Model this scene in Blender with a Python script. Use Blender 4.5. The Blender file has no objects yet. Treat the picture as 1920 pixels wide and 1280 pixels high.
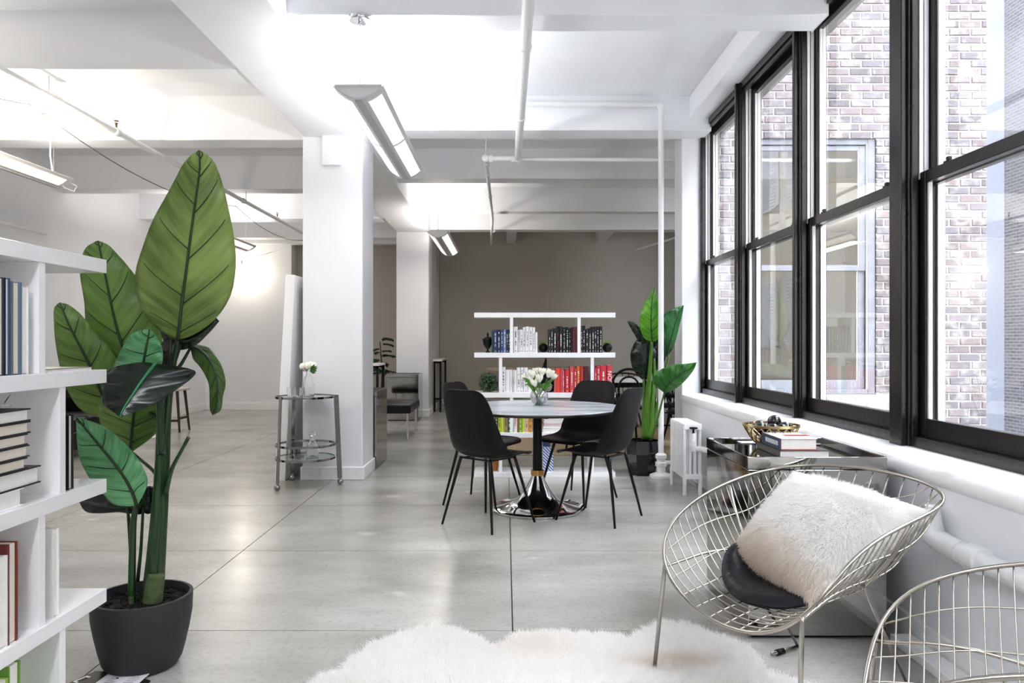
import bpy, bmesh, math, random
import numpy as np
from mathutils import Vector, Matrix, noise

random.seed(7)
NP = np.random.RandomState(7)
scn = bpy.context.scene
COL = scn.collection
PI = math.pi

# ---------------------------------------------------------------- camera, world, lights, exposure
CAMH = 1.22
FPX = 1400.0
PX0, PY0 = 948.0, 643.0
cam_d = bpy.data.cameras.new('camera')
cam_d.sensor_width = 36.0
cam_d.lens = FPX / 1920.0 * 36.0
cam_d.shift_x = (960.0 - PX0) / 1920.0
cam_d.shift_y = (PY0 - 640.0) / 1920.0
cam_d.clip_start = 0.05
cam_d.clip_end = 200
cam = bpy.data.objects.new('camera', cam_d)
COL.objects.link(cam)
cam.location = (0, 0, CAMH)
cam.rotation_euler = (PI / 2, 0, 0)
scn.camera = cam

world = bpy.data.worlds.new('sky')
scn.world = world
world.use_nodes = True
wn = world.node_tree
wn.nodes.clear()
wo = wn.nodes.new('ShaderNodeOutputWorld')
wb = wn.nodes.new('ShaderNodeBackground')
wb.inputs['Color'].default_value = (0.90, 0.94, 1.0, 1)
wb.inputs['Strength'].default_value = 12.0
wn.links.new(wb.outputs[0], wo.inputs[0])

scn.view_settings.view_transform = 'Standard'
scn.view_settings.look = 'None'
scn.view_settings.exposure = 0.84
scn.view_settings.gamma = 1.0
scn.view_settings.use_curve_mapping = False
scn.cycles.max_bounces = 12
scn.cycles.diffuse_bounces = 6
scn.cycles.glossy_bounces = 5
scn.cycles.transmission_bounces = 8
scn.cycles.transparent_max_bounces = 16
scn.cycles.caustics_reflective = False
scn.cycles.caustics_refractive = False
scn.cycles.sample_clamp_indirect = 6.0
scn.cycles.use_denoising = True


def lamp(name, loc, power, color=(1, 1, 1), size=(0.2, 0.2), rot=(0, 0, 0), kind='AREA', radius=0.03):
    d = bpy.data.lights.new(name, kind)
    d.energy = power
    d.color = color
    if kind == 'AREA':
        d.shape = 'RECTANGLE'
        d.size, d.size_y = size
    else:
        d.shadow_soft_size = radius
    o = bpy.data.objects.new(name, d)
    COL.objects.link(o)
    o.location = loc
    o.rotation_euler = rot
    return o


# fluorescent pendants hanging in the room: x, y (near end), length  (tubes' own light; last two entries are unseen fill added behind the camera)
PENDANTS_AND_FILL = [(-0.85, 4.3, 2.1), (-0.90, 9.9, 2.2), (-4.05, 4.65, 2.1), (-3.95, 9.3, 2.1), (-0.85, -1.2, 2.1), (-4.05, -0.6, 2.1)]
UPW = [24, 17, 13, 14, 36, 4]
DNW = [8, 8, 6, 6, 24, 6]
WARM = (1.0, 0.95, 0.87)
for i, (lx, ly, ll) in enumerate(PENDANTS_AND_FILL):
    c = (0.95, 0.97, 1.0) if lx > -2 and ly < 6 else WARM
    lamp('pendant_and_fill_uplight', (lx, ly + ll / 2, 2.72), UPW[i], c, (0.2, ll * .9), (PI, 0, 0))
    lamp('pendant_and_fill_downlight', (lx, ly + ll / 2, 2.585), DNW[i], c, (0.2, ll * .9), (0, 0, 0))


# ---------------------------------------------------------------- helpers
WM = {}          # world matrices of parents


class MB:
    def __init__(s):
        s.v = []; s.f = []; s.uv = []

    def add(s, vs, fs):
        n = len(s.v)
        s.v.extend([tuple(a) for a in vs])
        s.f.extend([tuple(i + n for i in f) for f in fs])
        return s

    def box(s, x0, x1, y0, y1, z0, z1):
        return s.add([(x0, y0, z0), (x1, y0, z0), (x1, y1, z0), (x0, y1, z0), (x0, y0, z1), (x1, y0, z1), (x1, y1, z1), (x0, y1, z1)],
                     [(3, 2, 1, 0), (4, 5, 6, 7), (0, 1, 5, 4), (1, 2, 6, 5), (2, 3, 7, 6), (3, 0, 4, 7)])

    def obox(s, c, ax, ay, az):
        """box from centre and three half-axis vectors"""
        c = Vector(c); ax = Vector(ax); ay = Vector(ay); az = Vector(az)
        vs = [c + i * ax + j * ay + k * az for k in (-1, 1) for i, j in ((-1, -1), (1, -1), (1, 1), (-1, 1))]
        return s.add(vs, [(3, 2, 1, 0), (4, 5, 6, 7), (0, 1, 5, 4), (1, 2, 6, 5), (2, 3, 7, 6), (3, 0, 4, 7)])

    def beam(s, p0, p1, w, h, up=(0, 0, 1)):
        p0 = Vector(p0); p1 = Vector(p1); d = (p1 - p0); L = d.length; d.normalize()
        sdir = d.cross(Vector(up)).normalized(); u = sdir.cross(d)
        return s.obox((p0 + p1) / 2, d * L / 2, sdir * w / 2, u * h / 2)

    def tube(s, pts, r, n=8, closed=False, cap=True):
        pts = [Vector(p) for p in pts]
        m = len(pts)
        rr = r if isinstance(r, (list, tuple)) else [r] * m
        tang = []
        for i in range(m):
            a = pts[(i - 1) % m] if (closed or i > 0) else pts[i]
            b = pts[(i + 1) % m] if (closed or i < m - 1) else pts[i]
            t = (b - a)
            tang.append(t.normalized() if t.length > 1e-9 else Vector((0, 0, 1)))
        ref = Vector((0, 0, 1)) if abs(tang[0].z) < .9 else Vector((1, 0, 0))
        u = tang[0].cross(ref).normalized()
        vs = []
        for i in range(m):
            t = tang[i]
            u = (u - t * u.dot(t))
            u = u.normalized() if u.length > 1e-6 else t.orthogonal().normalized()
            w = t.cross(u)
            for k in range(n):
                a = 2 * PI * k / n
                vs.append(pts[i] + (u * math.cos(a) + w * math.sin(a)) * rr[i])
        fs = []
        for i in range(m if closed else m - 1):
            j = (i + 1) % m
            for k in range(n):
                k2 = (k + 1) % n
                fs.append((i * n + k, i * n + k2, j * n + k2, j * n + k))
        if cap and not closed:
            fs.append(tuple(range(n - 1, -1, -1)))
            fs.append(tuple((m - 1) * n + k for k in range(n)))
        return s.add(vs, fs)

    def lathe(s, prof, n=32, c=(0, 0, 0), cap0=True, cap1=True, sx=1, sy=1, jit=None):
        vs = []
        for r, z in prof:
            for k in range(n):
                a = 2 * PI * k / n
                vs.append((c[0] + r * math.cos(a) * sx, c[1] + r * math.sin(a) * sy, c[2] + z))
        fs = []
        for i in range(len(prof) - 1):
            for k in range(n):
                k2 = (k + 1) % n
                fs.append((i * n + k, i * n + k2, (i + 1) * n + k2, (i + 1) * n + k))
        if cap0: fs.append(tuple(range(n - 1, -1, -1)))
        if cap1: fs.append(tuple((len(prof) - 1) * n + k for k in range(n)))
        return s.add(vs, fs)

    def grid(s, P, nu, nv, closed_u=False):
        """P list row-major [i*nv+j]"""
        fs = []
        for i in range(nu if closed_u else nu - 1):
            for j in range(nv - 1):
                i2 = (i + 1) % nu
                fs.append((i * nv + j, i2 * nv + j, i2 * nv + j + 1, i * nv + j + 1))
        return s.add(P, fs)

    def ball(s, c, r, n=16, m=10, sz=1.0):
        prof = [(max(1e-4, r * math.sin(PI * i / m)), -r * sz * math.cos(PI * i / m)) for i in range(m + 1)]
        return s.lathe(prof, n, c)


def cleanname(n):
    return n


def obj(name, mb, mat, parent=None, smooth=False, bevel=0, world=True, solid=0, subsurf=0, seg=2, uv=None):
    me = bpy.data.meshes.new(name)
    vs = mb.v
    if parent is not None and world:
        inv = WM[parent.name].inverted()
        vs = [tuple(inv @ Vector(v)) for v in vs]
    me.from_pydata(vs, [], mb.f)
    if uv is not None:
        ul = me.uv_layers.new(name='UVMap')
        li = np.zeros(len(me.loops), dtype=np.int32)
        me.loops.foreach_get('vertex_index', li)
        ul.data.foreach_set('uv', np.asarray(uv, dtype=np.float32)[li].ravel())
    if mat is not None: me.materials.append(mat)
    if smooth:
        me.polygons.foreach_set('use_smooth', [True] * len(me.polygons))
    me.update()
    o = bpy.data.objects.new(name, me)
    COL.objects.link(o)
    if parent is not None:
        o.parent = parent
        WM[o.name] = WM[parent.name]
    else:
        WM[o.name] = Matrix.Identity(4)
    if solid:
        m = o.modifiers.new('solid', 'SOLIDIFY'); m.thickness = solid; m.offset = 0
    if bevel:
        m = o.modifiers.new('bevel', 'BEVEL'); m.width = bevel; m.segments = seg; m.limit_method = 'ANGLE'
        m.harden_normals = False
    if subsurf:
        m = o.modifiers.new('sub', 'SUBSURF'); m.levels = subsurf; m.render_levels = subsurf
    if smooth and smooth != 'all':
        try:
            me.set_sharp_from_angle(angle=math.radians(42))
        except Exception:
            pass
    return o


def tag(o, label, cat, group=None, kind=None):
    o['label'] = label; o['category'] = cat
    if group: o['group'] = group
    if kind: o['kind'] = kind
    return o


def thing(name, label, cat, loc=(0, 0, 0), rotz=0, group=None, tilt=None):
    o = bpy.data.objects.new(name, None)
    o.empty_display_size = .05
    COL.objects.link(o)
    o.location = loc
    o.rotation_euler = tilt if tilt else (0, 0, rotz)
    M = Matrix.Translation(loc) @ (o.rotation_euler.to_matrix().to_4x4())
    WM[o.name] = M
    return tag(o, label, cat, group)


def struct(name, mb, mat, parent=None, **k):
    o = obj(name, mb, mat, parent, **k)
    o['kind'] = 'structure'
    return o


def dup(root, loc, rotz, label, group=None):
    """copy of a thing with copies of its parts and sub-parts"""
    r = root.copy(); COL.objects.link(r); r.location = loc; r.rotation_euler = (0, 0, rotz)
    r['label'] = label
    if group: r['group'] = group
    WM[r.name] = Matrix.Translation(loc) @ Matrix.Rotation(rotz, 4, 'Z')
    for ch in list(root.children):
        c = ch.copy(); COL.objects.link(c); c.parent = r
        WM[c.name] = WM[r.name]
        for g in list(ch.children):
            d = g.copy(); COL.objects.link(d); d.parent = c
    return r


def at(x, y, Z):
    """point seen at photo pixel x, y that stands Z metres in front of the camera position"""
    return Vector(((x - PX0) * Z / FPX, Z, CAMH - (y - PY0) * Z / FPX))


def cat_eval(pts, t):
    """catmull-rom through rows of arrays, t in 0..n-1"""
    n = len(pts); i = min(int(t), n - 2); f = t - i
    p0 = pts[max(i - 1, 0)]; p1 = pts[i]; p2 = pts[i + 1]; p3 = pts[min(i + 2, n - 1)]
    return .5 * ((2 * p1) + (-p0 + p2) * f + (2 * p0 - 5 * p1 + 4 * p2 - p3) * f * f + (-p0 + 3 * p1 - 3 * p2 + p3) * f ** 3)


# ---------------------------------------------------------------- materials
def srgb(h):
    if isinstance(h, str):
        h = h.lstrip('#'); c = [int(h[i:i + 2], 16) / 255 for i in (0, 2, 4)]
    else:
        c = h
    return tuple((x / 12.92 if x <= .04045 else ((x + .055) / 1.055) ** 2.4) for x in c) + (1,)


MATS = {}


def mat(name, col, rough=.5, metal=0, bump=0, bscale=40, spec=.5, var=0, vscale=3, coat=0, trans=0, ior=1.45, sub=0, stretch=None, sheen=0):
    if name in MATS: return MATS[name]
    m = bpy.data.materials.new(name); m.use_nodes = True
    nt = m.node_tree; b = nt.nodes['Principled BSDF']
    c = srgb(col)
    b.inputs['Base Color'].default_value = c
    b.inputs['Roughness'].default_value = rough
    b.inputs['Metallic'].default_value = metal
    b.inputs['Specular IOR Level'].default_value = spec
    b.inputs['Coat Weight'].default_value = coat
    b.inputs['Transmission Weight'].default_value = trans
    b.inputs['IOR'].default_value = ior
    b.inputs['Sheen Weight'].default_value = sheen
    geo = nt.nodes.new('ShaderNodeNewGeometry')
    src = geo.outputs['Position']
    if stretch:
        mp = nt.nodes.new('ShaderNodeMapping'); mp.inputs['Scale'].default_value = stretch
        nt.links.new(src, mp.inputs['Vector']); src = mp.outputs['Vector']
    if var:
        n = nt.nodes.new('ShaderNodeTexNoise'); n.inputs['Scale'].default_value = vscale; n.inputs['Detail'].default_value = 5
        nt.links.new(src, n.inputs['Vector'])
        r = nt.nodes.new('ShaderNodeValToRGB')
        r.color_ramp.elements[0].position = .3; r.color_ramp.elements[1].position = .7
        r.color_ramp.elements[0].color = tuple(max(0, x * (1 - var)) for x in c[:3]) + (1,)
        r.color_ramp.elements[1].color = tuple(min(1, x * (1 + var * .6)) for x in c[:3]) + (1,)
        nt.links.new(n.outputs['Fac'], r.inputs['Fac']); nt.links.new(r.outputs['Color'], b.inputs['Base Color'])
    if bump:
        n2 = nt.nodes.new('ShaderNodeTexNoise'); n2.inputs['Scale'].default_value = bscale; n2.inputs['Detail'].default_value = 4
        nt.links.new(src, n2.inputs['Vector'])
        bp = nt.nodes.new('ShaderNodeBump'); bp.inputs['Strength'].default_value = bump; bp.inputs['Distance'].default_value = .01
        nt.links.new(n2.outputs['Fac'], bp.inputs['Height']); nt.links.new(bp.outputs['Normal'], b.inputs['Normal'])
    MATS[name] = m
    return m


def emit(name, col, strength):
    if name in MATS: return MATS[name]
    m = bpy.data.materials.new(name); m.use_nodes = True
    nt = m.node_tree; nt.nodes.clear()
    o = nt.nodes.new('ShaderNodeOutputMaterial'); e = nt.nodes.new('ShaderNodeEmission')
    e.inputs['Color'].default_value = srgb(col); e.inputs['Strength'].default_value = strength
    nt.links.new(e.outputs[0], o.inputs[0])
    MATS[name] = m
    return m


def pane_mat(name, refl=1.0, tint=(0.95, 0.97, 0.99)):
    """thin window glass: clear, with a Fresnel reflection"""
    m = bpy.data.materials.new(name); m.use_nodes = True
    nt = m.node_tree; nt.nodes.clear()
    o = nt.nodes.new('ShaderNodeOutputMaterial')
    t = nt.nodes.new('ShaderNodeBsdfTransparent'); t.inputs['Color'].default_value = tint + (1,)
    g = nt.nodes.new('ShaderNodeBsdfGlossy'); g.inputs['Roughness'].default_value = 0.0
    ge = nt.nodes.new('ShaderNodeNewGeometry')
    dt = nt.nodes.new('ShaderNodeVectorMath'); dt.operation = 'DOT_PRODUCT'
    nt.links.new(ge.outputs['Incoming'], dt.inputs[0]); nt.links.new(ge.outputs['Normal'], dt.inputs[1])
    ab = nt.nodes.new('ShaderNodeMath'); ab.operation = 'ABSOLUTE'; nt.links.new(dt.outputs['Value'], ab.inputs[0])
    om = nt.nodes.new('ShaderNodeMath'); om.operation = 'SUBTRACT'; om.inputs[0].default_value = 1.0; nt.links.new(ab.outputs[0], om.inputs[1])
    pw = nt.nodes.new('ShaderNodeMath'); pw.operation = 'POWER'; pw.inputs[1].default_value = 5.0; nt.links.new(om.outputs[0], pw.inputs[0])
    mu = nt.nodes.new('ShaderNodeMath'); mu.operation = 'MULTIPLY_ADD'; mu.inputs[1].default_value = .95; mu.inputs[2].default_value = .045 * refl; mu.use_clamp = True
    x = nt.nodes.new('ShaderNodeMixShader')
    nt.links.new(pw.outputs[0], mu.inputs[0]); nt.links.new(mu.outputs[0], x.inputs[0])
    nt.links.new(t.outputs[0], x.inputs[1]); nt.links.new(g.outputs[0], x.inputs[2]); nt.links.new(x.outputs[0], o.inputs[0])
    MATS[name] = m
    return m


M_WALL = mat('wall_paint', '#eeeff3', .55, bump=.25, bscale=9, var=.03, vscale=2)
M_CEIL = mat('ceiling_paint', '#eff0f3', .6, bump=.3, bscale=7, var=.03, vscale=2)
M_FARWALL = mat('grey_wall_paint', '#b5aea4', .6, bump=.2, bscale=8, var=.04, vscale=2)
M_TRIM = mat('trim_paint', '#f3f3f4', .4, bump=.3, bscale=18)
M_LACQ = mat('white_lacquer', '#f4f4f6', .22, bump=0, coat=.3)
M_PIPE = mat('pipe_paint', '#eceded', .4, bump=.5, bscale=30)
M_BLACK = mat('black_plastic', '#08090b', .46, spec=.28)
M_BLKMETAL = mat('black_metal', '#08090a', .35, metal=.3)
M_CHROME = mat('chrome', '#d9dadc', .06, metal=1, bump=.02, bscale=4)
M_STEEL = mat('polished_steel', '#a9a7a3', .07, metal=1, bump=.12, bscale=3)
M_NICKEL = mat('brushed_nickel_wire', '#aea89f', .25, metal=1)
M_GOLD = mat('gold_wire', '#a48d62', .3, metal=1)
M_BRASS = mat('brass', '#c39a55', .25, metal=1)
M_FRAME = mat('dark_window_bronze', '#262322', .27, metal=.4, bump=.12, bscale=20, var=.3, vscale=5)
M_JAMB = mat('pale_jamb_liner', '#e4e3e4', .5)
M_PANE = pane_mat('window_glass', 4.2)
M_PANE2 = pane_mat('window_glass_opposite', 3.0)
M_PAGE = mat('book_pages', '#efe6d8', .8, var=.08, vscale=60, stretch=(1, 1, 12))
M_PAGEW = mat('white_book_pages', '#f3f0ec', .8, var=.05, vscale=60)
M_SOIL = mat('potting_soil', '#17130f', .95, bump=1, bscale=90, var=.5, vscale=70)
M_POT = mat('charcoal_pot', '#27282b', .6, bump=.15, bscale=30, var=.12, vscale=8)
M_WOODD = mat('dark_wood', '#3b2417', .45, var=.3, vscale=8)
M_LEATHER = mat('black_leather', '#0b0a10', .36, spec=.3, bump=.35, bscale=45)
M_CLEAR = mat('clear_glass', '#ffffff', .0, trans=1, ior=1.45)


def m_floor():
    m = bpy.data.materials.new('polished_concrete'); m.use_nodes = True
    nt = m.node_tree; b = nt.nodes['Principled BSDF']; L = nt.links.new
    geo = nt.nodes.new('ShaderNodeNewGeometry')
    mp = nt.nodes.new('ShaderNodeMapping'); mp.inputs['Scale'].default_value = (.8, 1.6, 1)
    L(geo.outputs['Position'], mp.inputs['Vector'])
    n1 = nt.nodes.new('ShaderNodeTexNoise'); n1.inputs['Scale'].default_value = 1.3; n1.inputs['Detail'].default_value = 8; n1.inputs['Roughness'].default_value = .62; n1.inputs['Distortion'].default_value = .1
    L(mp.outputs[0], n1.inputs['Vector'])
    r1 = nt.nodes.new('ShaderNodeValToRGB')
    e = r1.color_ramp.elements
    e[0].position = .25; e[0].color = srgb('#8f8c87')
    e[1].position = .78; e[1].color = srgb('#c0bdb8')
    k = r1.color_ramp.elements.new(.5); k.color = srgb('#aaa7a2')
    L(n1.outputs['Fac'], r1.inputs['Fac'])
    n2 = nt.nodes.new('ShaderNodeTexNoise'); n2.inputs['Scale'].default_value = 42; n2.inputs['Detail'].default_value = 3
    L(geo.outputs['Position'], n2.inputs['Vector'])
    r2 = nt.nodes.new('ShaderNodeValToRGB'); r2.color_ramp.elements[0].position = .28; r2.color_ramp.elements[0].color = (.72, .72, .72, 1)
    r2.color_ramp.elements[1].position = .5; r2.color_ramp.elements[1].color = (1, 1, 1, 1)
    L(n2.outputs['Fac'], r2.inputs['Fac'])
    mx = nt.nodes.new('ShaderNodeMix'); mx.data_type = 'RGBA'; mx.blend_type = 'MULTIPLY'; mx.inputs['Factor'].default_value = .55
    L(r1.outputs['Color'], mx.inputs['A']); L(r2.outputs['Color'], mx.inputs['B'])
    vo = nt.nodes.new('ShaderNodeTexVoronoi'); vo.inputs['Scale'].default_value = 5.5
    L(geo.outputs['Position'], vo.inputs['Vector'])
    r3 = nt.nodes.new('ShaderNodeValToRGB'); r3.color_ramp.elements[0].position = .0; r3.color_ramp.elements[0].color = (.25, .24, .23, 1)
    r3.color_ramp.elements[1].position = .045; r3.color_ramp.elements[1].color = (1, 1, 1, 1)
    L(vo.outputs['Distance'], r3.inputs['Fac'])
    mx2 = nt.nodes.new('ShaderNodeMix'); mx2.data_type = 'RGBA'; mx2.blend_type = 'MULTIPLY'; mx2.inputs['Factor'].default_value = .6
    L(mx.outputs['Result'], mx2.inputs['A']); L(r3.outputs['Color'], mx2.inputs['B'])
    n5 = nt.nodes.new('ShaderNodeTexNoise'); n5.inputs['Scale'].default_value = .75; n5.inputs['Detail'].default_value = 3
    L(geo.outputs['Position'], n5.inputs['Vector'])
    r5 = nt.nodes.new('ShaderNodeValToRGB'); r5.color_ramp.elements[0].position = .33; r5.color_ramp.elements[0].color = (.74, .73, .70, 1)
    r5.color_ramp.elements[1].position = .52; r5.color_ramp.elements[1].color = (1, 1, 1, 1)
    L(n5.outputs['Fac'], r5.inputs['Fac'])
    mx3 = nt.nodes.new('ShaderNodeMix'); mx3.data_type = 'RGBA'; mx3.blend_type = 'MULTIPLY'; mx3.inputs['Factor'].default_value = .8
    L(mx2.outputs['Result'], mx3.inputs['A']); L(r5.outputs['Color'], mx3.inputs['B'])
    n6 = nt.nodes.new('ShaderNodeTexNoise'); n6.inputs['Scale'].default_value = 3.2; n6.inputs['Detail'].default_value = 2
    L(mp.outputs[0], n6.inputs['Vector'])
    r6 = nt.nodes.new('ShaderNodeValToRGB'); r6.color_ramp.elements[0].position = .68; r6.color_ramp.elements[0].color = (0, 0, 0, 1)
    r6.color_ramp.elements[1].position = .74; r6.color_ramp.elements[1].color = (.5, .5, .5, 1)
    L(n6.outputs['Fac'], r6.inputs['Fac'])
    mx4 = nt.nodes.new('ShaderNodeMix'); mx4.data_type = 'RGBA'; mx4.inputs['B'].default_value = srgb('#cfcbc4')
    L(r6.outputs['Color'], mx4.inputs['Factor']); L(mx3.outputs['Result'], mx4.inputs['A'])
    L(mx4.outputs['Result'], b.inputs['Base Color'])
    n4 = nt.nodes.new('ShaderNodeTexNoise'); n4.inputs['Scale'].default_value = 2.3; n4.inputs['Detail'].default_value = 6
    L(mp.outputs[0], n4.inputs['Vector'])
    mr = nt.nodes.new('ShaderNodeMapRange'); mr.inputs['From Min'].default_value = .3; mr.inputs['From Max'].default_value = .7
    mr.inputs['To Min'].default_value = .21; mr.inputs['To Max'].default_value = .27
    L(n4.outputs['Fac'], mr.inputs['Value']); L(mr.outputs[0], b.inputs['Roughness'])
    b.inputs['Specular IOR Level'].default_value = .5
    bp = nt.nodes.new('ShaderNodeBump'); bp.inputs['Strength'].default_value = .03; bp.inputs['Distance'].default_value = .01
    L(n2.outputs['Fac'], bp.inputs['Height']); L(bp.outputs[0], b.inputs['Normal'])
    return m


M_FLOOR = m_floor()
M_JOINT = mat('floor_joint', '#4c4945', .9)


def m_marble():
    m = bpy.data.materials.new('grey_marble'); m.use_nodes = True
    nt = m.node_tree; b = nt.nodes['Principled BSDF']; L = nt.links.new
    geo = nt.nodes.new('ShaderNodeNewGeometry')
    mp = nt.nodes.new('ShaderNodeMapping'); mp.inputs['Rotation'].default_value = (0, 0, .6); mp.inputs['Scale'].default_value = (1, 4, 1)
    L(geo.outputs['Position'], mp.inputs['Vector'])
    n1 = nt.nodes.new('ShaderNodeTexNoise'); n1.inputs['Scale'].default_value = 2; n1.inputs['Detail'].default_value = 5; n1.inputs['Distortion'].default_value = .4
    L(mp.outputs[0], n1.inputs['Vector'])
    r = nt.nodes.new('ShaderNodeValToRGB'); e = r.color_ramp.elements
    e[0].position = .3; e[0].color = srgb('#8f959c'); e[1].position = .65; e[1].color = srgb('#c4c7cb')
    k = e.new(.47); k.color = srgb('#b0b4b9')
    L(n1.outputs['Fac'], r.inputs['Fac']); L(r.outputs['Color'], b.inputs['Base Color'])
    b.inputs['Roughness'].default_value = .24
    return m


M_MARBLE = m_marble()


def m_leaf(name, dark, light, rough=.42, vein='#1d3312', trans=.25, freq=26, bmp=.35):
    m = bpy.data.materials.new(name); m.use_nodes = True
    nt = m.node_tree; b = nt.nodes['Principled BSDF']; L = nt.links.new
    uv = nt.nodes.new('ShaderNodeUVMap')
    sep = nt.nodes.new('ShaderNodeSeparateXYZ'); L(uv.outputs[0], sep.inputs[0])
    # chevron coordinate: along the leaf, swept towards the tip away from the midrib
    ab = nt.nodes.new('ShaderNodeMath'); ab.operation = 'ABSOLUTE'; L(sep.outputs['X'], ab.inputs[0])
    mu = nt.nodes.new('ShaderNodeMath'); mu.operation = 'MULTIPLY_ADD'; mu.inputs[1].default_value = -.16
    L(ab.outputs[0], mu.inputs[0]); L(sep.outputs['Y'], mu.inputs[2])
    cb = nt.nodes.new('ShaderNodeCombineXYZ'); L(mu.outputs[0], cb.inputs['X'])
    sc = nt.nodes.new('ShaderNodeMath'); sc.operation = 'MULTIPLY'; sc.inputs[1].default_value = .03; L(sep.outputs['X'], sc.inputs[0]); L(sc.outputs[0], cb.inputs['Y'])
    n = nt.nodes.new('ShaderNodeTexNoise'); n.inputs['Scale'].default_value = freq; n.inputs['Detail'].default_value = 4
    L(cb.outputs[0], n.inputs['Vector'])
    geo = nt.nodes.new('ShaderNodeNewGeometry')
    n2 = nt.nodes.new('ShaderNodeTexNoise'); n2.inputs['Scale'].default_value = 3.5; n2.inputs['Detail'].default_value = 2
    L(geo.outputs['Position'], n2.inputs['Vector'])
    av = nt.nodes.new('ShaderNodeMath'); av.operation = 'ADD'; L(n.outputs['Fac'], av.inputs[0]); L(n2.outputs['Fac'], av.inputs[1])
    hv = nt.nodes.new('ShaderNodeMath'); hv.operation = 'MULTIPLY'; hv.inputs[1].default_value = .5; L(av.outputs[0], hv.inputs[0])
    r = nt.nodes.new('ShaderNodeValToRGB'); r.color_ramp.elements[0].position = .36; r.color_ramp.elements[0].color = srgb(dark)
    r.color_ramp.elements[1].position = .62; r.color_ramp.elements[1].color = srgb(light)
    L(hv.outputs[0], r.inputs['Fac']); L(r.outputs['Color'], b.inputs['Base Color'])
    b.inputs['Roughness'].default_value = rough
    bp = nt.nodes.new('ShaderNodeBump'); bp.inputs['Strength'].default_value = bmp; bp.inputs['Distance'].default_value = .006
    L(n.outputs['Fac'], bp.inputs['Height']); L(bp.outputs[0], b.inputs['Normal'])
    if trans:
        o = nt.nodes['Material Output']
        t = nt.nodes.new('ShaderNodeBsdfTranslucent'); L(r.outputs['Color'], t.inputs['Color'])
        x = nt.nodes.new('ShaderNodeMixShader'); x.inputs[0].default_value = trans
        L(b.outputs[0], x.inputs[1]); L(t.outputs[0], x.inputs[2]); L(x.outputs[0], o.inputs['Surface'])
    return m

# ---------------------------------------------------------------- the room shell
XL, XW, XG = -5.5, 1.68, 1.86      # left wall, window wall face, window frame face
SLAB = 3.48
YB = -3.0
SILL, HEAD, RAIL = 0.745, 3.28, 1.97

fl = thing('floor', 'x', 'x'); del fl['label']; del fl['category']; fl['kind'] = 'structure'
b = MB().box(XL - .2, 2.0, YB - .2, 15.4, -.12, -.006).box(2.0, 4.8, 7.36, 15.4, -.12, -.006)
o = struct('floor_joint', b, M_JOINT, fl)
# saw-cut concrete slabs, each its own piece
xj = [XL - .1] + [-1.545 + 1.575 * k for k in range(-2, 4)] + [4.75]
yj = [YB - .1] + [3.17 + 1.22 * k for k in range(-5, 10)] + [15.35]
cache = {}
for i in range(len(xj) - 1):
    for j in range(len(yj) - 1):
        w = xj[i + 1] - xj[i]; d = yj[j + 1] - yj[j]
        x0_, y0_ = xj[i], yj[j]
        if yj[j] < 7.4 and xj[i] > 2.0: continue
        if yj[j] < 6.9 and xj[i] + w > 1.9: w = 1.9 - xj[i]
        key = (round(w, 3), round(d, 3))
        if key not in cache:
            g = .003
            so = struct('floor_slab', MB().box(g, w - g, g, d - g, -.03, 0), M_FLOOR, fl)
            cache[key] = so
        else:
            so = cache[key].copy(); COL.objects.link(so); so.parent = fl
        so.location = (xj[i], yj[j], 0)

struct('ceiling', MB().box(XL - .2, 2.02, YB - .2, 15.4, SLAB, SLAB + .25).box(2.02, 4.72, 7.34, 15.4, SLAB, SLAB + .25), M_CEIL)


def wobble_beam(name, x0, x1, y0, y1, z0, z1, mt, seed=0, along='x'):
    """plastered concrete beam with slightly uneven arrises"""
    mb = MB(); n = 24
    P = []
    for i in range(n):
        t = i / (n - 1)
        j = [noise.noise(Vector((t * 6 + seed * 3.1, k * 2.7, seed))) * .007 for k in range(4)]
        if along == 'x':
            x = x0 + (x1 - x0) * t
            P += [(x, y0 + j[0], z1), (x, y0 + j[1], z0 + j[0]), (x, y1 + j[2], z0 + j[3]), (x, y1 + j[3], z1)]
        else:
            y = y0 + (y1 - y0) * t
            P += [(x0 + j[0], y, z1), (x0 + j[1], y, z0 + j[0]), (x1 + j[2], y, z0 + j[3]), (x1 + j[3], y, z1)]
    mb.grid(P, n, 4)
    mb.f = [f[::-1] for f in mb.f] if along == 'x' else mb.f
    mb.f.append((0, 1, 2, 3)); mb.f.append(tuple(4 * (n - 1) + k for k in (3, 2, 1, 0)))
    return struct(name, mb, mt, bevel=.006)


# cross beams: left bay and window bay
for k, (y0, y1) in enumerate([(-1.0, -.7), (1.1, 1.4), (3.02, 3.3), (5.07, 5.34), (6.84, 7.13), (9.02, 9.30), (11.2, 11.5), (13.2, 13.45)]):
    wobble_beam('ceiling_beam', XL, -1.79, y0, y1, 3.08, SLAB + .01, M_CEIL, k)
for k, (y0, y1) in enumerate([(-2.2, -1.9), (0.2, .45), (2.2, 2.45), (4.35, 4.58), (6.83, 7.12)]):
    wobble_beam('ceiling_beam', -1.29, XW + .2, y0, y1, 3.13 if k < 4 else 3.165, SLAB + .01, M_CEIL, 20 + k)
for k, (y0, y1) in enumerate([(8.68, 8.92), (10.85, 11.05), (12.6, 12.88)]):
    wobble_beam('ceiling_beam', -1.29, 4.62, y0, y1, 3.13, SLAB + .01, M_CEIL, 40 + k)
for x in (.11, 1.85):
    wobble_beam('ceiling_joist', x - .09, x + .09, 12.87, 14.72, 3.19, SLAB + .01, M_CEIL, 60 + x, 'y')
wobble_beam('ceiling_girder', -1.80, -1.275, YB, 14.8, 3.06, SLAB + .01, M_CEIL, 70, 'y')

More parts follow.
